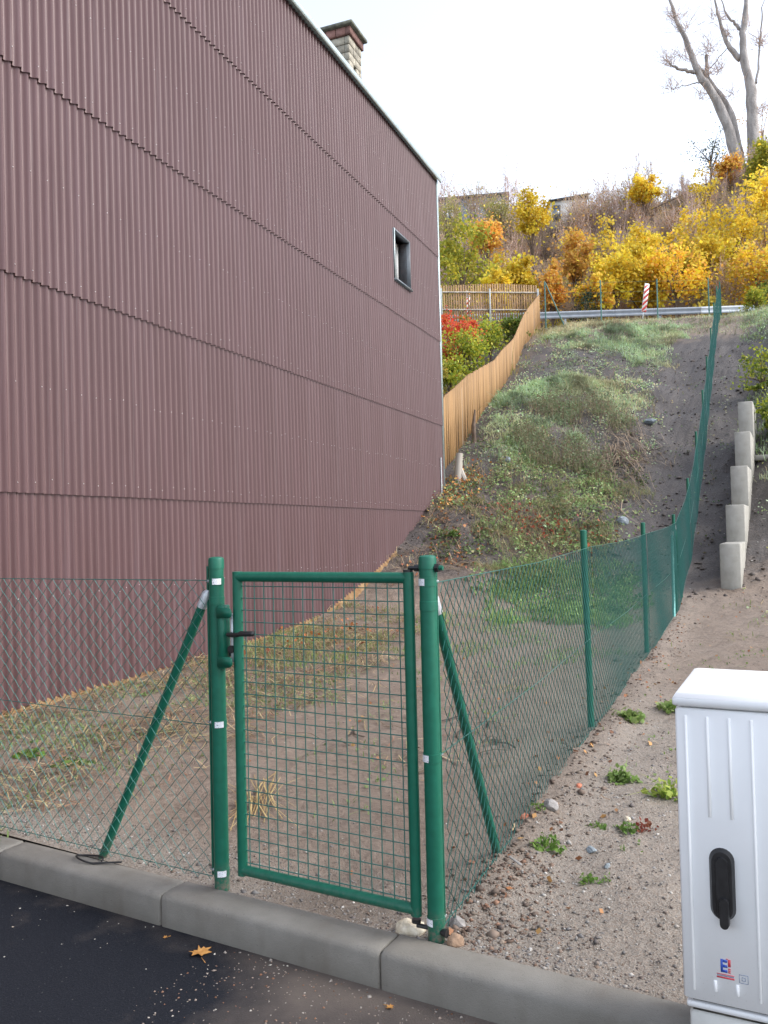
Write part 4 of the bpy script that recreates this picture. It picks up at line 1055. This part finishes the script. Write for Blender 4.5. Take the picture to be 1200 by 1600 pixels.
for px, py, n in srcs:
    for i in range(int(n * 1.8)):
        a = np.array(cp(px + g5.normal(0, 26), py + g5.normal(0, 22), g5.normal(0, .2))); d_ = g5.normal(size=3); d_[2] = abs(d_[2]) + .2; d_[0] -= .25 if px < 700 else 0; d_ /= np.linalg.norm(d_); L = g5.uniform(.5, 1.8)
        e = a + d_ * L; mdd = (a + e) / 2 + g5.normal(size=3) * .1; tw.tube([a, mdd, e], [.022, .014, .006], 3, False)
        for k in range(3):
            f = g5.uniform(.3, 1); s_ = a * (1 - f) + e * f; tw.tube([s_, s_ + g5.normal(size=3) * .28 + np.array([0, 0, .15])], [.010, .004], 3, False)
tag(tw.build('twigs', twig_m, pt_), kind='stuff')
put_tree('blue_green_tree', leafy_mesh(170, 4.2, 1.5, 900, .12, [(.10, .14, .12), (.14, .17, .13), (.2, .2, .12)], 2.6, .2, .9, 22), 25.0, 61.5, 'loose blue green tree standing left of the big pollarded trunks', 'tree')
put_tree('autumn_tree', leafy_mesh(171, 4.0, 1.3, 700, .11, ORA + BRN, 2.9, .2, 1.3, 18), 28.6, 61.0, 'russet tree right of the big pollarded trunks', 'tree', 'autumn trees across the upper road')

# ------------------------------------------------------------------ garden shrubs behind the slat fence
gard = [('red', 2.10, 25.0, 1.55, .60, 'bright red shrub beside the corner of the brown building'), ('red', 2.75, 27.0, 1.35, .45, 'smaller red shrub behind the bright red one'),
 ('yg', 2.55, 24.4, 1.15, .7, 'large yellow green shrub behind the slat fence'), ('yg', 3.75, 28.2, .75, .5, 'yellow green shrub near the top of the slat fence'),
 ('mix', 1.35, 22.3, 1.0, .55, 'mixed yellow and brown shrub beside the building edge'), ('yg', 1.95, 23.0, .95, .5, 'lowest yellow green shrub above the slat fence'),
 ('dk', .95, 20.6, 1.0, .42, 'dark olive shrub between building corner and slat fence'), ('mix', 3.3, 30.0, .8, .6, 'brownish shrub below the hilltop wooden fence'), ('g', 4.9, 30.6, .6, .45, 'small green shrub in the corner of the two wooden fences'),
 ('yg', 1.3, 24.0, 1.2, .7, 'yellow green shrub hidden partly by the building edge')]
gk = {'red': RED, 'yg': YG, 'mix': MIX, 'dk': [(.16, .17, .05), (.26, .24, .06), (.3, .2, .08)], 'g': GRN}
for i, (kd, x, y, cz, rad, lb) in enumerate(gard):
    put_tree('garden_shrub', leafy_mesh(200 + i, cz + rad, rad, int(2200 * rad + 500), .085, gk[kd], cz, .1, 1.1, 26), x, y, lb, 'shrub', 'garden shrubs behind the slat fence')
# bushes at the right edge
for i, (x, y, cz, rad, cols, lb) in enumerate([(14.6, 32.0, .55, .45, YG + GRY[:2], 'yellow green bush right of the fence top near the guardrail'), (15.6, 32.6, 1.0, .8, GRN, 'dark green bush at the right edge below the guardrail'), (9.9, 21.5, .35, .55, YG + GRN, 'low yellow green bush at the right edge above the concrete elements'), (8.9, 18.6, .35, .5, GRN + YG[:2], 'low leafy bush right of the concrete elements')]):
    put_tree('bush', leafy_mesh(230 + i, cz + rad, rad, int(1500 * rad + 400), .09, cols, cz, .1, .9, 24), x, y, lb, 'bush')

# ------------------------------------------------------------------ ground cover
def on_sl(s, l):
    x = P0[0] + s * D[0] + l * N[0]; y = P0[1] + s * D[1] + l * N[1]; return x, y, h(x, y)
def blades(mb, X, Y, Z, hgt, wd, cols, g, lean=.6, jit=.25, patch=0):
    n = len(X); a = g.uniform(0, 6.28, n); le = np.abs(g.normal(0, lean, n)) * hgt; dx = np.cos(a); dy = np.sin(a)
    hh = hgt * g.uniform(.5, 1.2, n); wv = wd * g.uniform(.6, 1.3, n)
    px = -dy * wv; py = dx * wv
    B = np.stack([X, Y, Z - .01], 1); Mi = B + np.stack([dx * le * .35, dy * le * .35, hh * .62], 1); T = B + np.stack([dx * le * 1.1, dy * le * 1.1, hh * .88], 1); sd = np.stack([px, py, np.zeros(n)], 1)
    V = np.stack([B - sd, B + sd, Mi + sd * .7, Mi - sd * .7, T], 1).reshape(-1, 3); b_ = np.arange(n)[:, None] * 5
    c_ = palette(n, cols, g, jit)
    if patch: pn = fbm(X * 1.6, Y * 1.6, 4); c_ = c_ * np.clip(.92 + patch * pn, .4, 1.35)[:, None]; dr = np.clip(fbm(X * .9 + 40, Y * .9, 4) * 3.2 - .1, 0, .8)[:, None]; c_ = c_ * (1 - dr) + c_.mean(1)[:, None] * np.array([1.18, 1.02, .62]) * dr
    mb.add(V, [b_ + np.array([[0, 1, 2, 3]]), b_ + np.array([[3, 2, 4]])], np.repeat(c_, 5, 0))
def zone(n, s0, s1, l0, l1, g, fr=1.0, th=.0, seed=0.):
    """uniform in a rectangle, thinned to patches"""
    s0 -= .5; s1 += .5; l0 -= .25; l1 += .25; n = int(n * 1.25); s = g.uniform(s0, s1, n); l = g.uniform(l0, l1, n); ed = np.minimum(np.minimum(s - s0, s1 - s) / (.22 * (s1 - s0)), np.minimum(l - l0, l1 - l) / (.22 * (l1 - l0))); k = fbm(s * fr + seed, l * fr * 1.3 + seed, 4) - .3 * np.clip(1 - ed, 0, 1) + g.uniform(-.09, .09, n) > th - .03; return s[k], l[k]
g1 = np.random.default_rng(31)
BLU = [(.34, .47, .29), (.42, .55, .36), (.26, .39, .20), (.48, .57, .40), (.36, .44, .18)]
DRY = [(.54, .46, .30), (.60, .48, .30), (.46, .42, .25), (.42, .46, .28)]
mb = MB()
for (n, s0, s1, l0, l1, hg, cols, th) in ((32000, 24.2, 29.5, -6.0, -.9, .13, BLU, -.04), (12000, 27.5, 33.2, -6.6, 3.0, .13, BLU + DRY, -.14), (14000, 28.5, 33.0, -6.6, -2.5, .14, DRY, -.1), (30000, 17.6, 21.4, -5.4, -2.9, .125, BLU, -.06), (14000, 18.3, 22.4, -3.5, -1.5, .11, BLU + DRY, -.04), (6000, 14.2, 18.2, -5.1, -1.5, .08, BLU + DRY, .07), (2500, 21.4, 24.2, -5.2, -1.2, .10, BLU, .12),
                                          (6000, 15.2, 18.0, -5.0, -3.4, .13, BLU, .02), (22000, 16, 31, .95, 5.5, .13, BLU + [(.20, .30, .08), (.26, .34, .1)], -.12), (7000, 11.5, 17, 1.2, 5.5, .16, BLU + DRY, -.02), (8000, 14.5, 30, -12, -5.7, .3, MIX + GRN, -.1)):
    s, l = zone(n, s0, s1, l0, l1, g1, .8, th, s0)
    # tufts
    s = s + g1.normal(0, .04, len(s)); x, y, z = on_sl(s, l); big = .6 + 1.9 * np.clip(fbm(s * 3.6, l * 3.6, 4) + .1, 0, .7) + (g1.random(len(s)) < .05) * 1.2
    blades(mb, x, y, z, hg * big, .009, cols, g1, .9, patch=2.4)
tag(mb.build('hill_grass', grass_m), 'blue green grass tufts on the upper slope', 'grass', kind='stuff')
# broad leaved growth and dead stalks all over the slope
mb = MB()
for (n, s0, s1, l0, l1, hg, cols, th) in ((26000, 11.0, 31.5, -6.2, -.9, .10, BLU + DRY[:2] + [(.20, .30, .12), (.16, .25, .10), (.24, .36, .14)], .0), (16000, 10.6, 16.8, -4.6, -1.0, .13, [(.20, .30, .11), (.16, .25, .09), (.26, .37, .15), (.36, .31, .17), (.30, .40, .18)], -.03), (7000, 8.2, 11.4, -3.0, -.6, .10, [(.22, .34, .11), (.28, .40, .15), (.18, .28, .09)], -.04), (9000, 13, 31, 1.0, 5.5, .14, BLU + [(.24, .34, .10), (.40, .40, .10)], -.04), (3500, 9, 13, .9, 5, .05, BLU + DRY, .02), (3000, 12, 26, -1.6, .9, .04, DRY + BLU, .10)):
    s, l = zone(n, s0, s1, l0, l1, g1, 1.9, th, s0 + 9); x, y, z = on_sl(s, l); C = np.stack([x, y, z + np.abs(g1.normal(0, hg * .6, len(x)))], 1); pn = np.clip(.9 + 2.2 * fbm(x * 1.8, y * 1.8, 3), .4, 1.3)[:, None]; leaves(mb, C, .055, palette(len(C), cols, g1, .3) * pn * (.8 if s0 == 12 else 1), .7, g1)
tag(mb.build('slope_weeds', grass_m), 'low broad leaved weeds patched over the slope', 'weeds', kind='stuff')
# tall dry weeds in the middle of the slope
mb = MB(); s, l = zone(3000, 14.6, 19.4, -4.3, -1.5, g1, 1.2, -.02, 4.); x, y, z = on_sl(s, l); blades(mb, x, y, z, .48, .006, [(.28, .22, .15), (.36, .29, .19), (.28, .30, .17), (.42, .36, .24), (.2, .14, .1)], g1, .35)
C = np.stack([x, y, z], 1).repeat(5, 0); C[:, 2] += g1.uniform(.05, .5, len(C)); C += g1.normal(0, .05, C.shape); leaves(mb, C, .05, palette(len(C), [(.18, .24, .12), (.24, .28, .16), (.22, .17, .11)], g1), .3, g1)
tag(mb.build('dry_weeds', grass_m), 'tall half dry brown weeds in the middle of the slope', 'weeds', kind='stuff')
# cut and flattened weeds, fresh green weeds
mb = MB()
for (n, s0, s1, l0, l1, hg, cols, th) in ((15000, 11.0, 15.4, -3.9, -1.1, .13, [(.22, .27, .11), (.28, .32, .15), (.33, .27, .15), (.38, .34, .19)], -.06), (9000, 8.0, 11.5, -3.0, -.5, .17, [(.19, .31, .09), (.26, .37, .13), (.30, .37, .16)], -.08), (4000, 4.6, 8.2, -3.0, -.3, .07, [(.20, .29, .11), (.25, .32, .14)], .04), (2600, .8, 5, -3.2, -.2, .045, [(.20, .29, .11), (.25, .32, .14)], .10),
                                          (10000, .2, 4.8, -4.6, -2.3, .05, [(.20, .29, .10), (.26, .34, .14), (.34, .33, .17), (.22, .27, .16)], -.01), (8000, 4.4, 8.4, -4.6, -2.7, .09, [(.19, .27, .08), (.28, .32, .11), (.36, .32, .15), (.24, .28, .16)], -.02), (2600, .5, 7, .2, 2.5, .035, [(.16, .25, .08), (.22, .30, .1)], .07), (1800, 6.5, 11, .1, 4, .08, [(.18, .26, .07), (.24, .28, .1)], .06), (2500, 12, 14.8, -5, -3.2, .1, [(.2, .24, .08), (.26, .22, .1)], .08)):
    s, l = zone(n, s0, s1, l0, l1, g1, 1.5, th, s0 + 2); x, y, z = on_sl(s, l); blades(mb, x, y, z, hg, .005, cols, g1, .9)
    k = g1.random(len(x)) < .45; C = np.stack([x[k], y[k], z[k] + g1.uniform(.004, hg * .5, k.sum())], 1); leaves(mb, C, .026, palette(len(C), cols, g1), 1.0, g1)
tag(mb.build('yard_weeds', grass_m), 'low green weeds scattered over the muddy yard', 'weeds', kind='stuff')
# straw, flattened stalks
def stalks(mb, s, l, L, cols, g, lift=.03, wd=.0028, az=None, sd_=.28):
    x, y, z = on_sl(s, l); ok = kn_of(x, y)[1] > .22 + L * .75; s, l, x, y, z = s[ok], l[ok], x[ok], y[ok], z[ok]
    n = len(s); a = g.uniform(0, 6.28, n) if az is None else g.normal(az, sd_, n); LL = L * g.uniform(.4, 1.3, n)
    bend = g.normal(0, .22, n)
    P_ = []
    for f in (-.5, -.17, .17, .5):
        aa = a + bend * f * 2; xx = x + np.cos(aa) * LL * f; yy = y + np.sin(aa) * LL * f
        P_.append(np.stack([xx, yy, h(xx, yy) + .008 + lift * g.random(n) * (1 - abs(f))], 1))
    sd = np.stack([-np.sin(a), np.cos(a), np.full(n, .25)], 1) * (wd * g.uniform(.6, 1.5, n))[:, None]
    V = np.stack([p + k * sd for p in P_ for k in (-1, 1)], 1).reshape(-1, 3); b_ = np.arange(n)[:, None] * 8
    c_ = palette(n, cols, g, .3); mb.add(V, [b_ + np.array([[2 * i, 2 * i + 1, 2 * i + 3, 2 * i + 2]]) for i in range(3)], np.repeat(c_, 8, 0))
STR = [(.38, .29, .16), (.48, .38, .22), (.30, .21, .12), (.22, .145, .085), (.16, .10, .06), (.26, .25, .12), (.14, .09, .06), (.30, .15, .09), (.10, .07, .05)]
mb = MB()
for (n, s0, s1, l0, l1, L, th, lift) in ((4600, .0, 4.8, -4.7, -2.2, .27, -.05, .06), (4200, 4.3, 8.6, -4.7, -2.6, .26, -.05, .09), (2600, 14.5, 32, -6, -.8, .4, .0, .12), (900, 1.6, 5.5, -2.8, -.3, .24, .06, .03), (2200, 10.5, 15.4, -4.6, -1.1, .38, -.05, .12), (500, 8.5, 14.5, -5., -4., .25, .0, .06), (200, 6, 11, .2, 3.5, .22, .03, .03), (40, .3, 3.6, -.1, 1.6, .10, .0, .015)):
    s, l = zone(n, s0, s1, l0, l1, g1, 1.3, th, s0 + 5); stalks(mb, s, l, L, STR, g1, lift, .0024 if s0 < 9 else .0035)
# bunch of pale straw lying behind the gate
n = 34; ang = R(100); 
s = 1.05 + g1.normal(0, .12, n); l = -1.42 + g1.normal(0, .045, n); stalks(mb, s, l, .62, [(.38, .28, .12), (.44, .34, .16), (.3, .2, .09)], g1, .04, .0022, ang, .12)
tag(mb.build('straw', straw_m), 'dry straw and flattened stalks lying in the yard', 'straw', kind='stuff')
# heap of cut twigs on the slope
mb = MB(); n = 260; s = g1.normal(16.9, .75, n); l = g1.normal(-1.65, .28, n); stalks(mb, s, l, .8, [(.26, .19, .13), (.34, .26, .18), (.18, .13, .09)], g1, .22, .006)
n = 150; s = g1.uniform(11, 15, n); l = g1.uniform(-4.5, -.9, n); stalks(mb, s, l, .5, [(.10, .07, .05), (.2, .15, .1)], g1, .05, .005)
n = 26; s = g1.uniform(1.8, 3.2, n); l = g1.uniform(-1.6, -.4, n); stalks(mb, s, l, .3, [(.06, .045, .035), (.12, .09, .06)], g1, .03, .006)
tag(mb.build('cut_twigs', straw_m), 'heap of cut twigs beside the track on the slope', 'twigs', kind='stuff')
# dead leaves: rust heap by the building corner, red heap on the slope, scattered few
mb = MB()
for (n, sm, lm_, sr, lr, cols, up) in ((420, 13.6, -4.55, .7, .22, [(.45, .18, .05), (.52, .26, .07), (.36, .12, .05), (.5, .34, .1)], .10), (380, 12.6, -2.6, .35, .55, [(.30, .07, .04), (.38, .11, .05), (.24, .07, .05)], .12), (160, 11.2, -3.9, .6, .3, [(.34, .1, .05), (.4, .2, .08)], .05), (90, 6.4, -3.9, .8, .4, [(.45, .16, .05), (.3, .1, .05)], .05)):
    s = g1.normal(sm, sr, n); l = g1.normal(lm_, lr, n); x, y, z = on_sl(s, l); C = np.stack([x, y, z + np.abs(g1.normal(0, up, n)) + .01], 1); leaves(mb, C, .06, palette(n, cols, g1), .8, g1)
n = 420; s = g1.uniform(-.1, 11, n); l = np.where(g1.random(n) < .5, g1.normal(.1, .2, n), g1.uniform(-4, 3, n)); x, y, z = on_sl(s, l); k_, n_ = kn_of(x, y); k = n_ > .2; C = np.stack([x, y, z + .008], 1)[k]; leaves(mb, C, .032, palette(len(C), [(.36, .16, .07), (.28, .12, .06), (.45, .26, .1), (.2, .1, .06)], g1), 2.0, g1)
tag(mb.build('dead_leaves', litter_m), 'rust coloured dead leaves scattered on the soil', 'leaves', kind='stuff')
# gravel grains
mb = MB()
def grains(mb, X, Y, Z, sz, cols, g):
    n = len(X); o_ = np.array(ico); sz = sz * np.exp(g.normal(0, .45, n)); st = g.uniform(.6, 1.3, (n, 1, 3)); st[:, :, 2] *= .6
    V = o_[None] * st * sz[:, None, None]; a = g.uniform(0, 6.28, n); ca_, sa_ = np.cos(a)[:, None], np.sin(a)[:, None]
    V = np.stack([V[:, :, 0] * ca_ - V[:, :, 1] * sa_, V[:, :, 0] * sa_ + V[:, :, 1] * ca_, V[:, :, 2]], -1) + g.normal(0, .12, (n, 6, 3)) * sz[:, None, None] + np.stack([X, Y, Z], 1)[:, None, :]
    f = (np.arange(n)[:, None, None] * 6 + octf[None]).reshape(-1, 3); mb.add(V.reshape(-1, 3), f, np.repeat(palette(n, cols, g, .3), 6, 0))
GRV = [(.19, .18, .175), (.14, .125, .12), (.25, .24, .23), (.16, .125, .105), (.45, .43, .40), (.2, .145, .11)]
n = 5200; k_ = g1.uniform(-3.2, 1.9, n); n_ = .17 + np.abs(g1.normal(0, .22, n)); x = K0[0] + k_ * KD[0] + n_ * KN[0]; y = K0[1] + k_ * KD[1] + n_ * KN[1]; grains(mb, x, y, h(x, y), .0042, GRV, g1)
n = 7500; s = np.abs(g1.normal(0, 2.6, n)) - .3; l = .1 + np.abs(g1.normal(0, 1.0, n)); x, y, z = on_sl(s, l); k_, n_ = kn_of(x, y); k = n_ > .17; grains(mb, x[k], y[k], z[k], .0045, GRV, g1)
n = 2600; s = g1.uniform(0, 8, n); l = g1.uniform(-4.4, 0, n); x, y, z = on_sl(s, l); k_, n_ = kn_of(x, y); k = n_ > .2; grains(mb, x[k], y[k], z[k], .0045, GRV, g1)
n = 2200; s = g1.uniform(10, 26, n); l = g1.uniform(-1.8, 2.2, n); x, y, z = on_sl(s, l); grains(mb, x, y, z, .010, GRV + [(.6, .58, .55)], g1)
n = 1300; s = g1.uniform(12, 25, n); l = g1.uniform(-5, -1, n); x, y, z = on_sl(s, l); grains(mb, x, y, z, .013, GRV, g1)
tag(mb.build('gravel', vgravel), 'fine gravel grains strewn along kerb and path', 'gravel', kind='stuff')
mb = MB(); n = 130; k_ = g1.uniform(-3.5, 1.2, n); n_ = -np.abs(g1.normal(0, .35, n)) - .01; x = K0[0] + k_ * KD[0] + n_ * KN[0]; y = K0[1] + k_ * KD[1] + n_ * KN[1]
grains(mb, x, y, np.full(n, -.129), .0026, [(.5, .47, .42), (.36, .30, .24), (.6, .57, .5)], g1)
n = 900; k_ = g1.uniform(-.7, 1.2, n); n_ = -np.abs(g1.normal(0, .3, n)) - .01; x = K0[0] + k_ * KD[0] + n_ * KN[0]; y = K0[1] + k_ * KD[1] + n_ * KN[1]; grains(mb, x, y, np.full(n, -.129), .003, [(.4, .36, .32), (.3, .24, .2), (.25, .13, .08)], g1)
tag(mb.build('road_grit', vgravel), 'pale grit grains on the black asphalt', 'grit', kind='stuff')
# loose clods along the fence foot
mb = MB(); n = 1500; s = g1.uniform(.05, 9, n) ** 1.0; s = .05 + (s / 9) ** 1.6 * 9; l = g1.normal(.10, .12, n); x, y, z = on_sl(s, l); grains(mb, x, y, z, .0085, [(.14, .10, .078), (.19, .14, .11), (.10, .075, .06), (.24, .19, .15)], g1)
n = 650; s = g1.uniform(-.05, .75, n); l = np.abs(g1.normal(.1, .16, n)); x, y, z = on_sl(s, l); k_, n_ = kn_of(x, y); k = n_ > .17; grains(mb, x[k], y[k], z[k], .0058, [(.15, .10, .075), (.2, .135, .10), (.11, .075, .06), (.26, .15, .1)], g1)
n = 2200; s = g1.uniform(10.5, 26, n); l = g1.uniform(-5, 1.2, n); x, y, z = on_sl(s, l); grains(mb, x, y, z, .024, [(.09, .075, .068), (.13, .105, .095), (.07, .058, .052)], g1)
tag(mb.build('soil_clods', vgravel), 'loose soil clods along the foot of the long fence', 'clods', kind='stuff')

# ------------------------------------------------------------------ single stones
def rock_mesh(seed, sx, sy, sz, rough=.28):
    import bmesh
    bm = bmesh.new(); bmesh.ops.create_icosphere(bm, subdivisions=3, radius=1.0); g = np.random.default_rng(seed)
    pl = rdir(9, g); of = g.uniform(.55, .9, 9); lum = rdir(6, g)
    for v in bm.verts:
        p = np.array(v.co)
        for a, o_ in zip(pl, of):
            d_ = p @ a
            if d_ > o_: p = p - a * (d_ - o_) * .85
        p *= 1 + rough * float(fbm(np.array([p[0] * 2 + seed]), np.array([p[1] * 2 + p[2] * 3]), 4)[0])
        v.co = (p[0] * sx, p[1] * sy, p[2] * sz)
    me = bpy.data.meshes.new('rock'); bm.to_mesh(me); bm.free(); return me
for (nm, x, y, sx, sy, sz, mt, lb) in (
    ('rock', .060, 3.085, .058, .045, .040, rock_pale, 'large pale lumpy rock under the hinge side of the gate'),
    ('rock', .215, 2.975, .036, .030, .030, rock_brown, 'brown rock at the foot of the right gate post'),
    ('rock', .235, 3.13, .035, .03, .028, rock_grey, 'grey clod shaped stone behind the right gate post'),
    ('rock', .79, 4.16, .046, .04, .036, rock_grey, 'grey stone beside the foot of the fence'),
    ('brick_fragment', .64, 4.04, .026, .022, .020, rock_red, 'red brick fragment near the foot of the right strut'),
    ('brick_fragment', 1.01, 4.50, .026, .02, .016, rock_red, 'red brick fragment farther along the fence foot'),
    ('rock', 1.14, 4.06, .026, .02, .014, rock_pale, 'flat yellowish stone on the gravel path'),
    ('rock', .88, 3.70, .038, .026, .012, rock_blue, 'flat slate coloured stone on the gravel path'),
    ('rock', .90, 3.52, .016, .014, .014, rock_blue, 'small pale blue stone on the gravel path'),
    ('rock', -1.02, 5.05, .020, .016, .014, rock_pale, 'small white stone behind the left fence near the gate'),
    ('rock', 4.55, 15.9, .14, .11, .10, rock_blue, 'grey blue boulder half buried on the slope'),
    ('rock', 2.75, 18.6, .13, .09, .12, rock_blue, 'pale bluish stone among the weeds on the slope'),
    ('rock', .75, 16.55, .10, .09, .07, rock_pale, 'pale stone at the foot of the corrugated wall'),
    ('rock', .35, 15.7, .09, .07, .06, rock_pale, 'second pale stone lower at the foot of the corrugated wall'),
    ('rock', 6.75, 21.0, .22, .14, .08, rock_blue, 'pale rubble heap stone beside the track on the slope')):
    me = rock_mesh(int(abs(x * 100 + y * 37)) + 3, sx, sy, sz); o = link(nm, me, mt, None, (x, y, hz(x, y) + sz * .25), (0, 0, random.uniform(0, 6))); tag(o, lb, 'stone')

# old stump posts by the slat fence
p_ = sl(14.0, -4.72); st = MB(); st.tube([(0, 0, -.2), (.02, 0, .25), (.05, .02, .62)], [.10, .085, .075], 9); st.tube([(.05, .02, .3), (.16, -.05, .02)], [.06, .05], 7); o = st.build('tree_stump', greywood, None, True, 40, (p_[0], p_[1], hz(*p_))); tag(o, 'grey weathered stump at the lower end of the slat fence', 'stump')
p_ = sl(16.4, -5.1); st = MB(); st.tube([(0, 0, -.2), (-.01, 0, .4), (.03, 0, .78)], [.055, .05, .02], 8); o = st.build('dark_stake', bark2, None, True, 40, (p_[0], p_[1], hz(*p_))); tag(o, 'dark broken stake leaning before the slat fence', 'stake')
p_ = sl(13.35, -4.85); st = MB(); st.tube([(0, 0, -.2), (0, 0, .75)], .014, 8); o = st.build('marker_rod', galv, None, True, 40, (p_[0], p_[1], hz(*p_))); tag(o, 'thin pale metal rod standing at the corner of the building', 'rod')

# ------------------------------------------------------------------ single weeds on the path
def weed(x, y, r_, hgt, n, cols, label, seed, cat='weed'):
    g = np.random.default_rng(seed); mb = MB()
    m_ = n * 4; a = g.uniform(0, 6.28, m_); q = np.sqrt(g.uniform(0, 1, m_)) * r_ * .9 * (1 + .35 * np.sin(a * 3 + seed)); C = np.stack([np.cos(a) * q, np.sin(a) * q, np.abs(g.normal(.2, .35, m_)) * hgt * (1.1 - q / r_ * .7)], 1)
    leaves(mb, C, r_ * .38, palette(m_, cols, g, .3), .9, g)
    bl_ = n; a = g.uniform(0, 6.28, bl_); blades(mb, np.cos(a) * r_ * .25, np.sin(a) * r_ * .25, np.zeros(bl_), hgt * .9, r_ * .035, cols, g, .9)
    o = mb.build('weed', grass_m, None, False, None, (x, y, hz(x, y) + .002)); tag(o, label, cat, 'single weeds on the gravel path'); return o
LG = [(.12, .22, .04), (.17, .27, .06), (.09, .17, .035)]
for i, (x, y, r_, hg, n, cols, lb) in enumerate([
    (.69, 3.72, .075, .07, 18, LG, 'fresh green weed with brown leaf at the foot of the fence'),
    (.72, 4.12, .045, .04, 10, LG, 'tiny bright green weed beside the red brick fragment'),
    (.98, 3.98, .05, .04, 14, LG, 'green weed in the middle of the gravel path'),
    (1.10, 3.92, .055, .05, 14, LG, 'green weed beside the red stalked plant'),
    (1.19, 3.95, .06, .07, 10, [(.30, .07, .05), (.24, .09, .05)], 'dark red stalked plant on the gravel path'),
    (1.28, 4.66, .09, .10, 34, [(.20, .32, .08), (.26, .36, .12)], 'grassy green tuft in the gravel path'),
    (.80, 3.42, .05, .03, 12, LG, 'flat pale green weed on the lower gravel path'),
    (.86, 3.40, .03, .04, 6, LG, 'small upright seedling beside the flat pale weed'),
    (1.46, 4.42, .10, .12, 20, [(.22, .34, .06), (.34, .40, .08)], 'yellow green weed close to the cabinet'),
    (1.75, 6.05, .13, .08, 40, [(.20, .32, .08), (.28, .36, .12)], 'broad green tuft behind the cabinet by the second fence post'),
    (2.15, 6.3, .12, .10, 30, [(.20, .32, .08), (.28, .36, .12)], 'second broad green tuft on the path farther back'),
    (-2.02, 5.32, .11, .04, 16, LG, 'bright green weed cushion behind the left fence'),
    (-2.35, 5.45, .10, .04, 14, LG, 'left bright green weed cushion behind the left fence'),
    (1.25, 15.1, .14, .16, 30, LG, 'green weed in the mud near the corrugated wall')]):
    weed(x, y, r_, hg, n, cols, lb, 500 + i)

# maple leaf and scraps on the asphalt, cable end at the strut foot
def leaf5(name, x, y, z, s_, rz, label):
    lob = [(0, -.5), (.12, -.18), (.48, -.30), (.30, -.05), (.52, .12), (.26, .14), (.20, .30), (.06, .22), (0, .55), (-.08, .24), (-.26, .36), (-.24, .14), (-.50, .16), (-.32, -.04), (-.42, -.32), (-.10, -.18)]
    V = [(0, 0, .004)] + [(a * s_, b_ * s_, .004 + .12 * s_ * abs(math.sin(3 * a + 2 * b_))) for a, b_ in lob]; n = len(lob)
    F = [(0, 1 + i, 1 + (i + 1) % n) for i in range(n)]
    V2 = [(a, b_, c_ - .0012) for a, b_, c_ in V]
    mb = MB(); mb.add(V + V2, [np.array(F), np.array([(n + 1 + f[0], n + 1 + f[2], n + 1 + f[1]) for f in F])]); mb.tube([(0, -.45 * s_, .004), (.1 * s_, -.95 * s_, .003)], .0012, 5)
    o = mb.build(name, mapleleaf_m, None, False, None, (x, y, z)); o.rotation_euler = (0, 0, rz); tag(o, label, 'leaf')
leaf5('fallen_leaf', -.735, 3.19, -.129, .085, R(20), 'orange brown oak leaf lying on the black asphalt by the kerb')
leaf5('fallen_leaf', -.90, 3.32, -.129, .022, R(120), 'small yellow leaf scrap on the asphalt left of the oak leaf')
leaf5('fallen_leaf', -.02, 2.80, -.129, .03, R(220), 'small rust leaf at the kerb joint on the road')
cbm = MB(); p_ = LP - KD * .72 - KN * .02
th = np.linspace(0, 5.4, 22); cbm.tube([(math.cos(a) * .075 * (1 + .1 * a / 5) - .01, math.sin(a) * .035 - .03, .008 + .004 * math.sin(a * 2)) for a in th] + [(.16, -.0, .01)], .0042, 7); o = cbm.build('cable_loop', blackp, None, True, 60, (p_[0], p_[1], .0)); o.rotation_euler = (0, 0, rzK); tag(o, 'black cable loop lying on the kerb at the foot of the left strut', 'cable')
b_ = MB(); b_.box(-.035, .035, -.006, .006, 0, .006, .002); p_ = sl(.62, .12); o = b_.build('plastic_strip', rock_grey, None, False, None, (p_[0], p_[1], hz(*p_) + .02)); o.rotation_euler = (.2, .25, R(-50)); tag(o, 'short grey plastic strip in the soil behind the right gate post', 'strip')
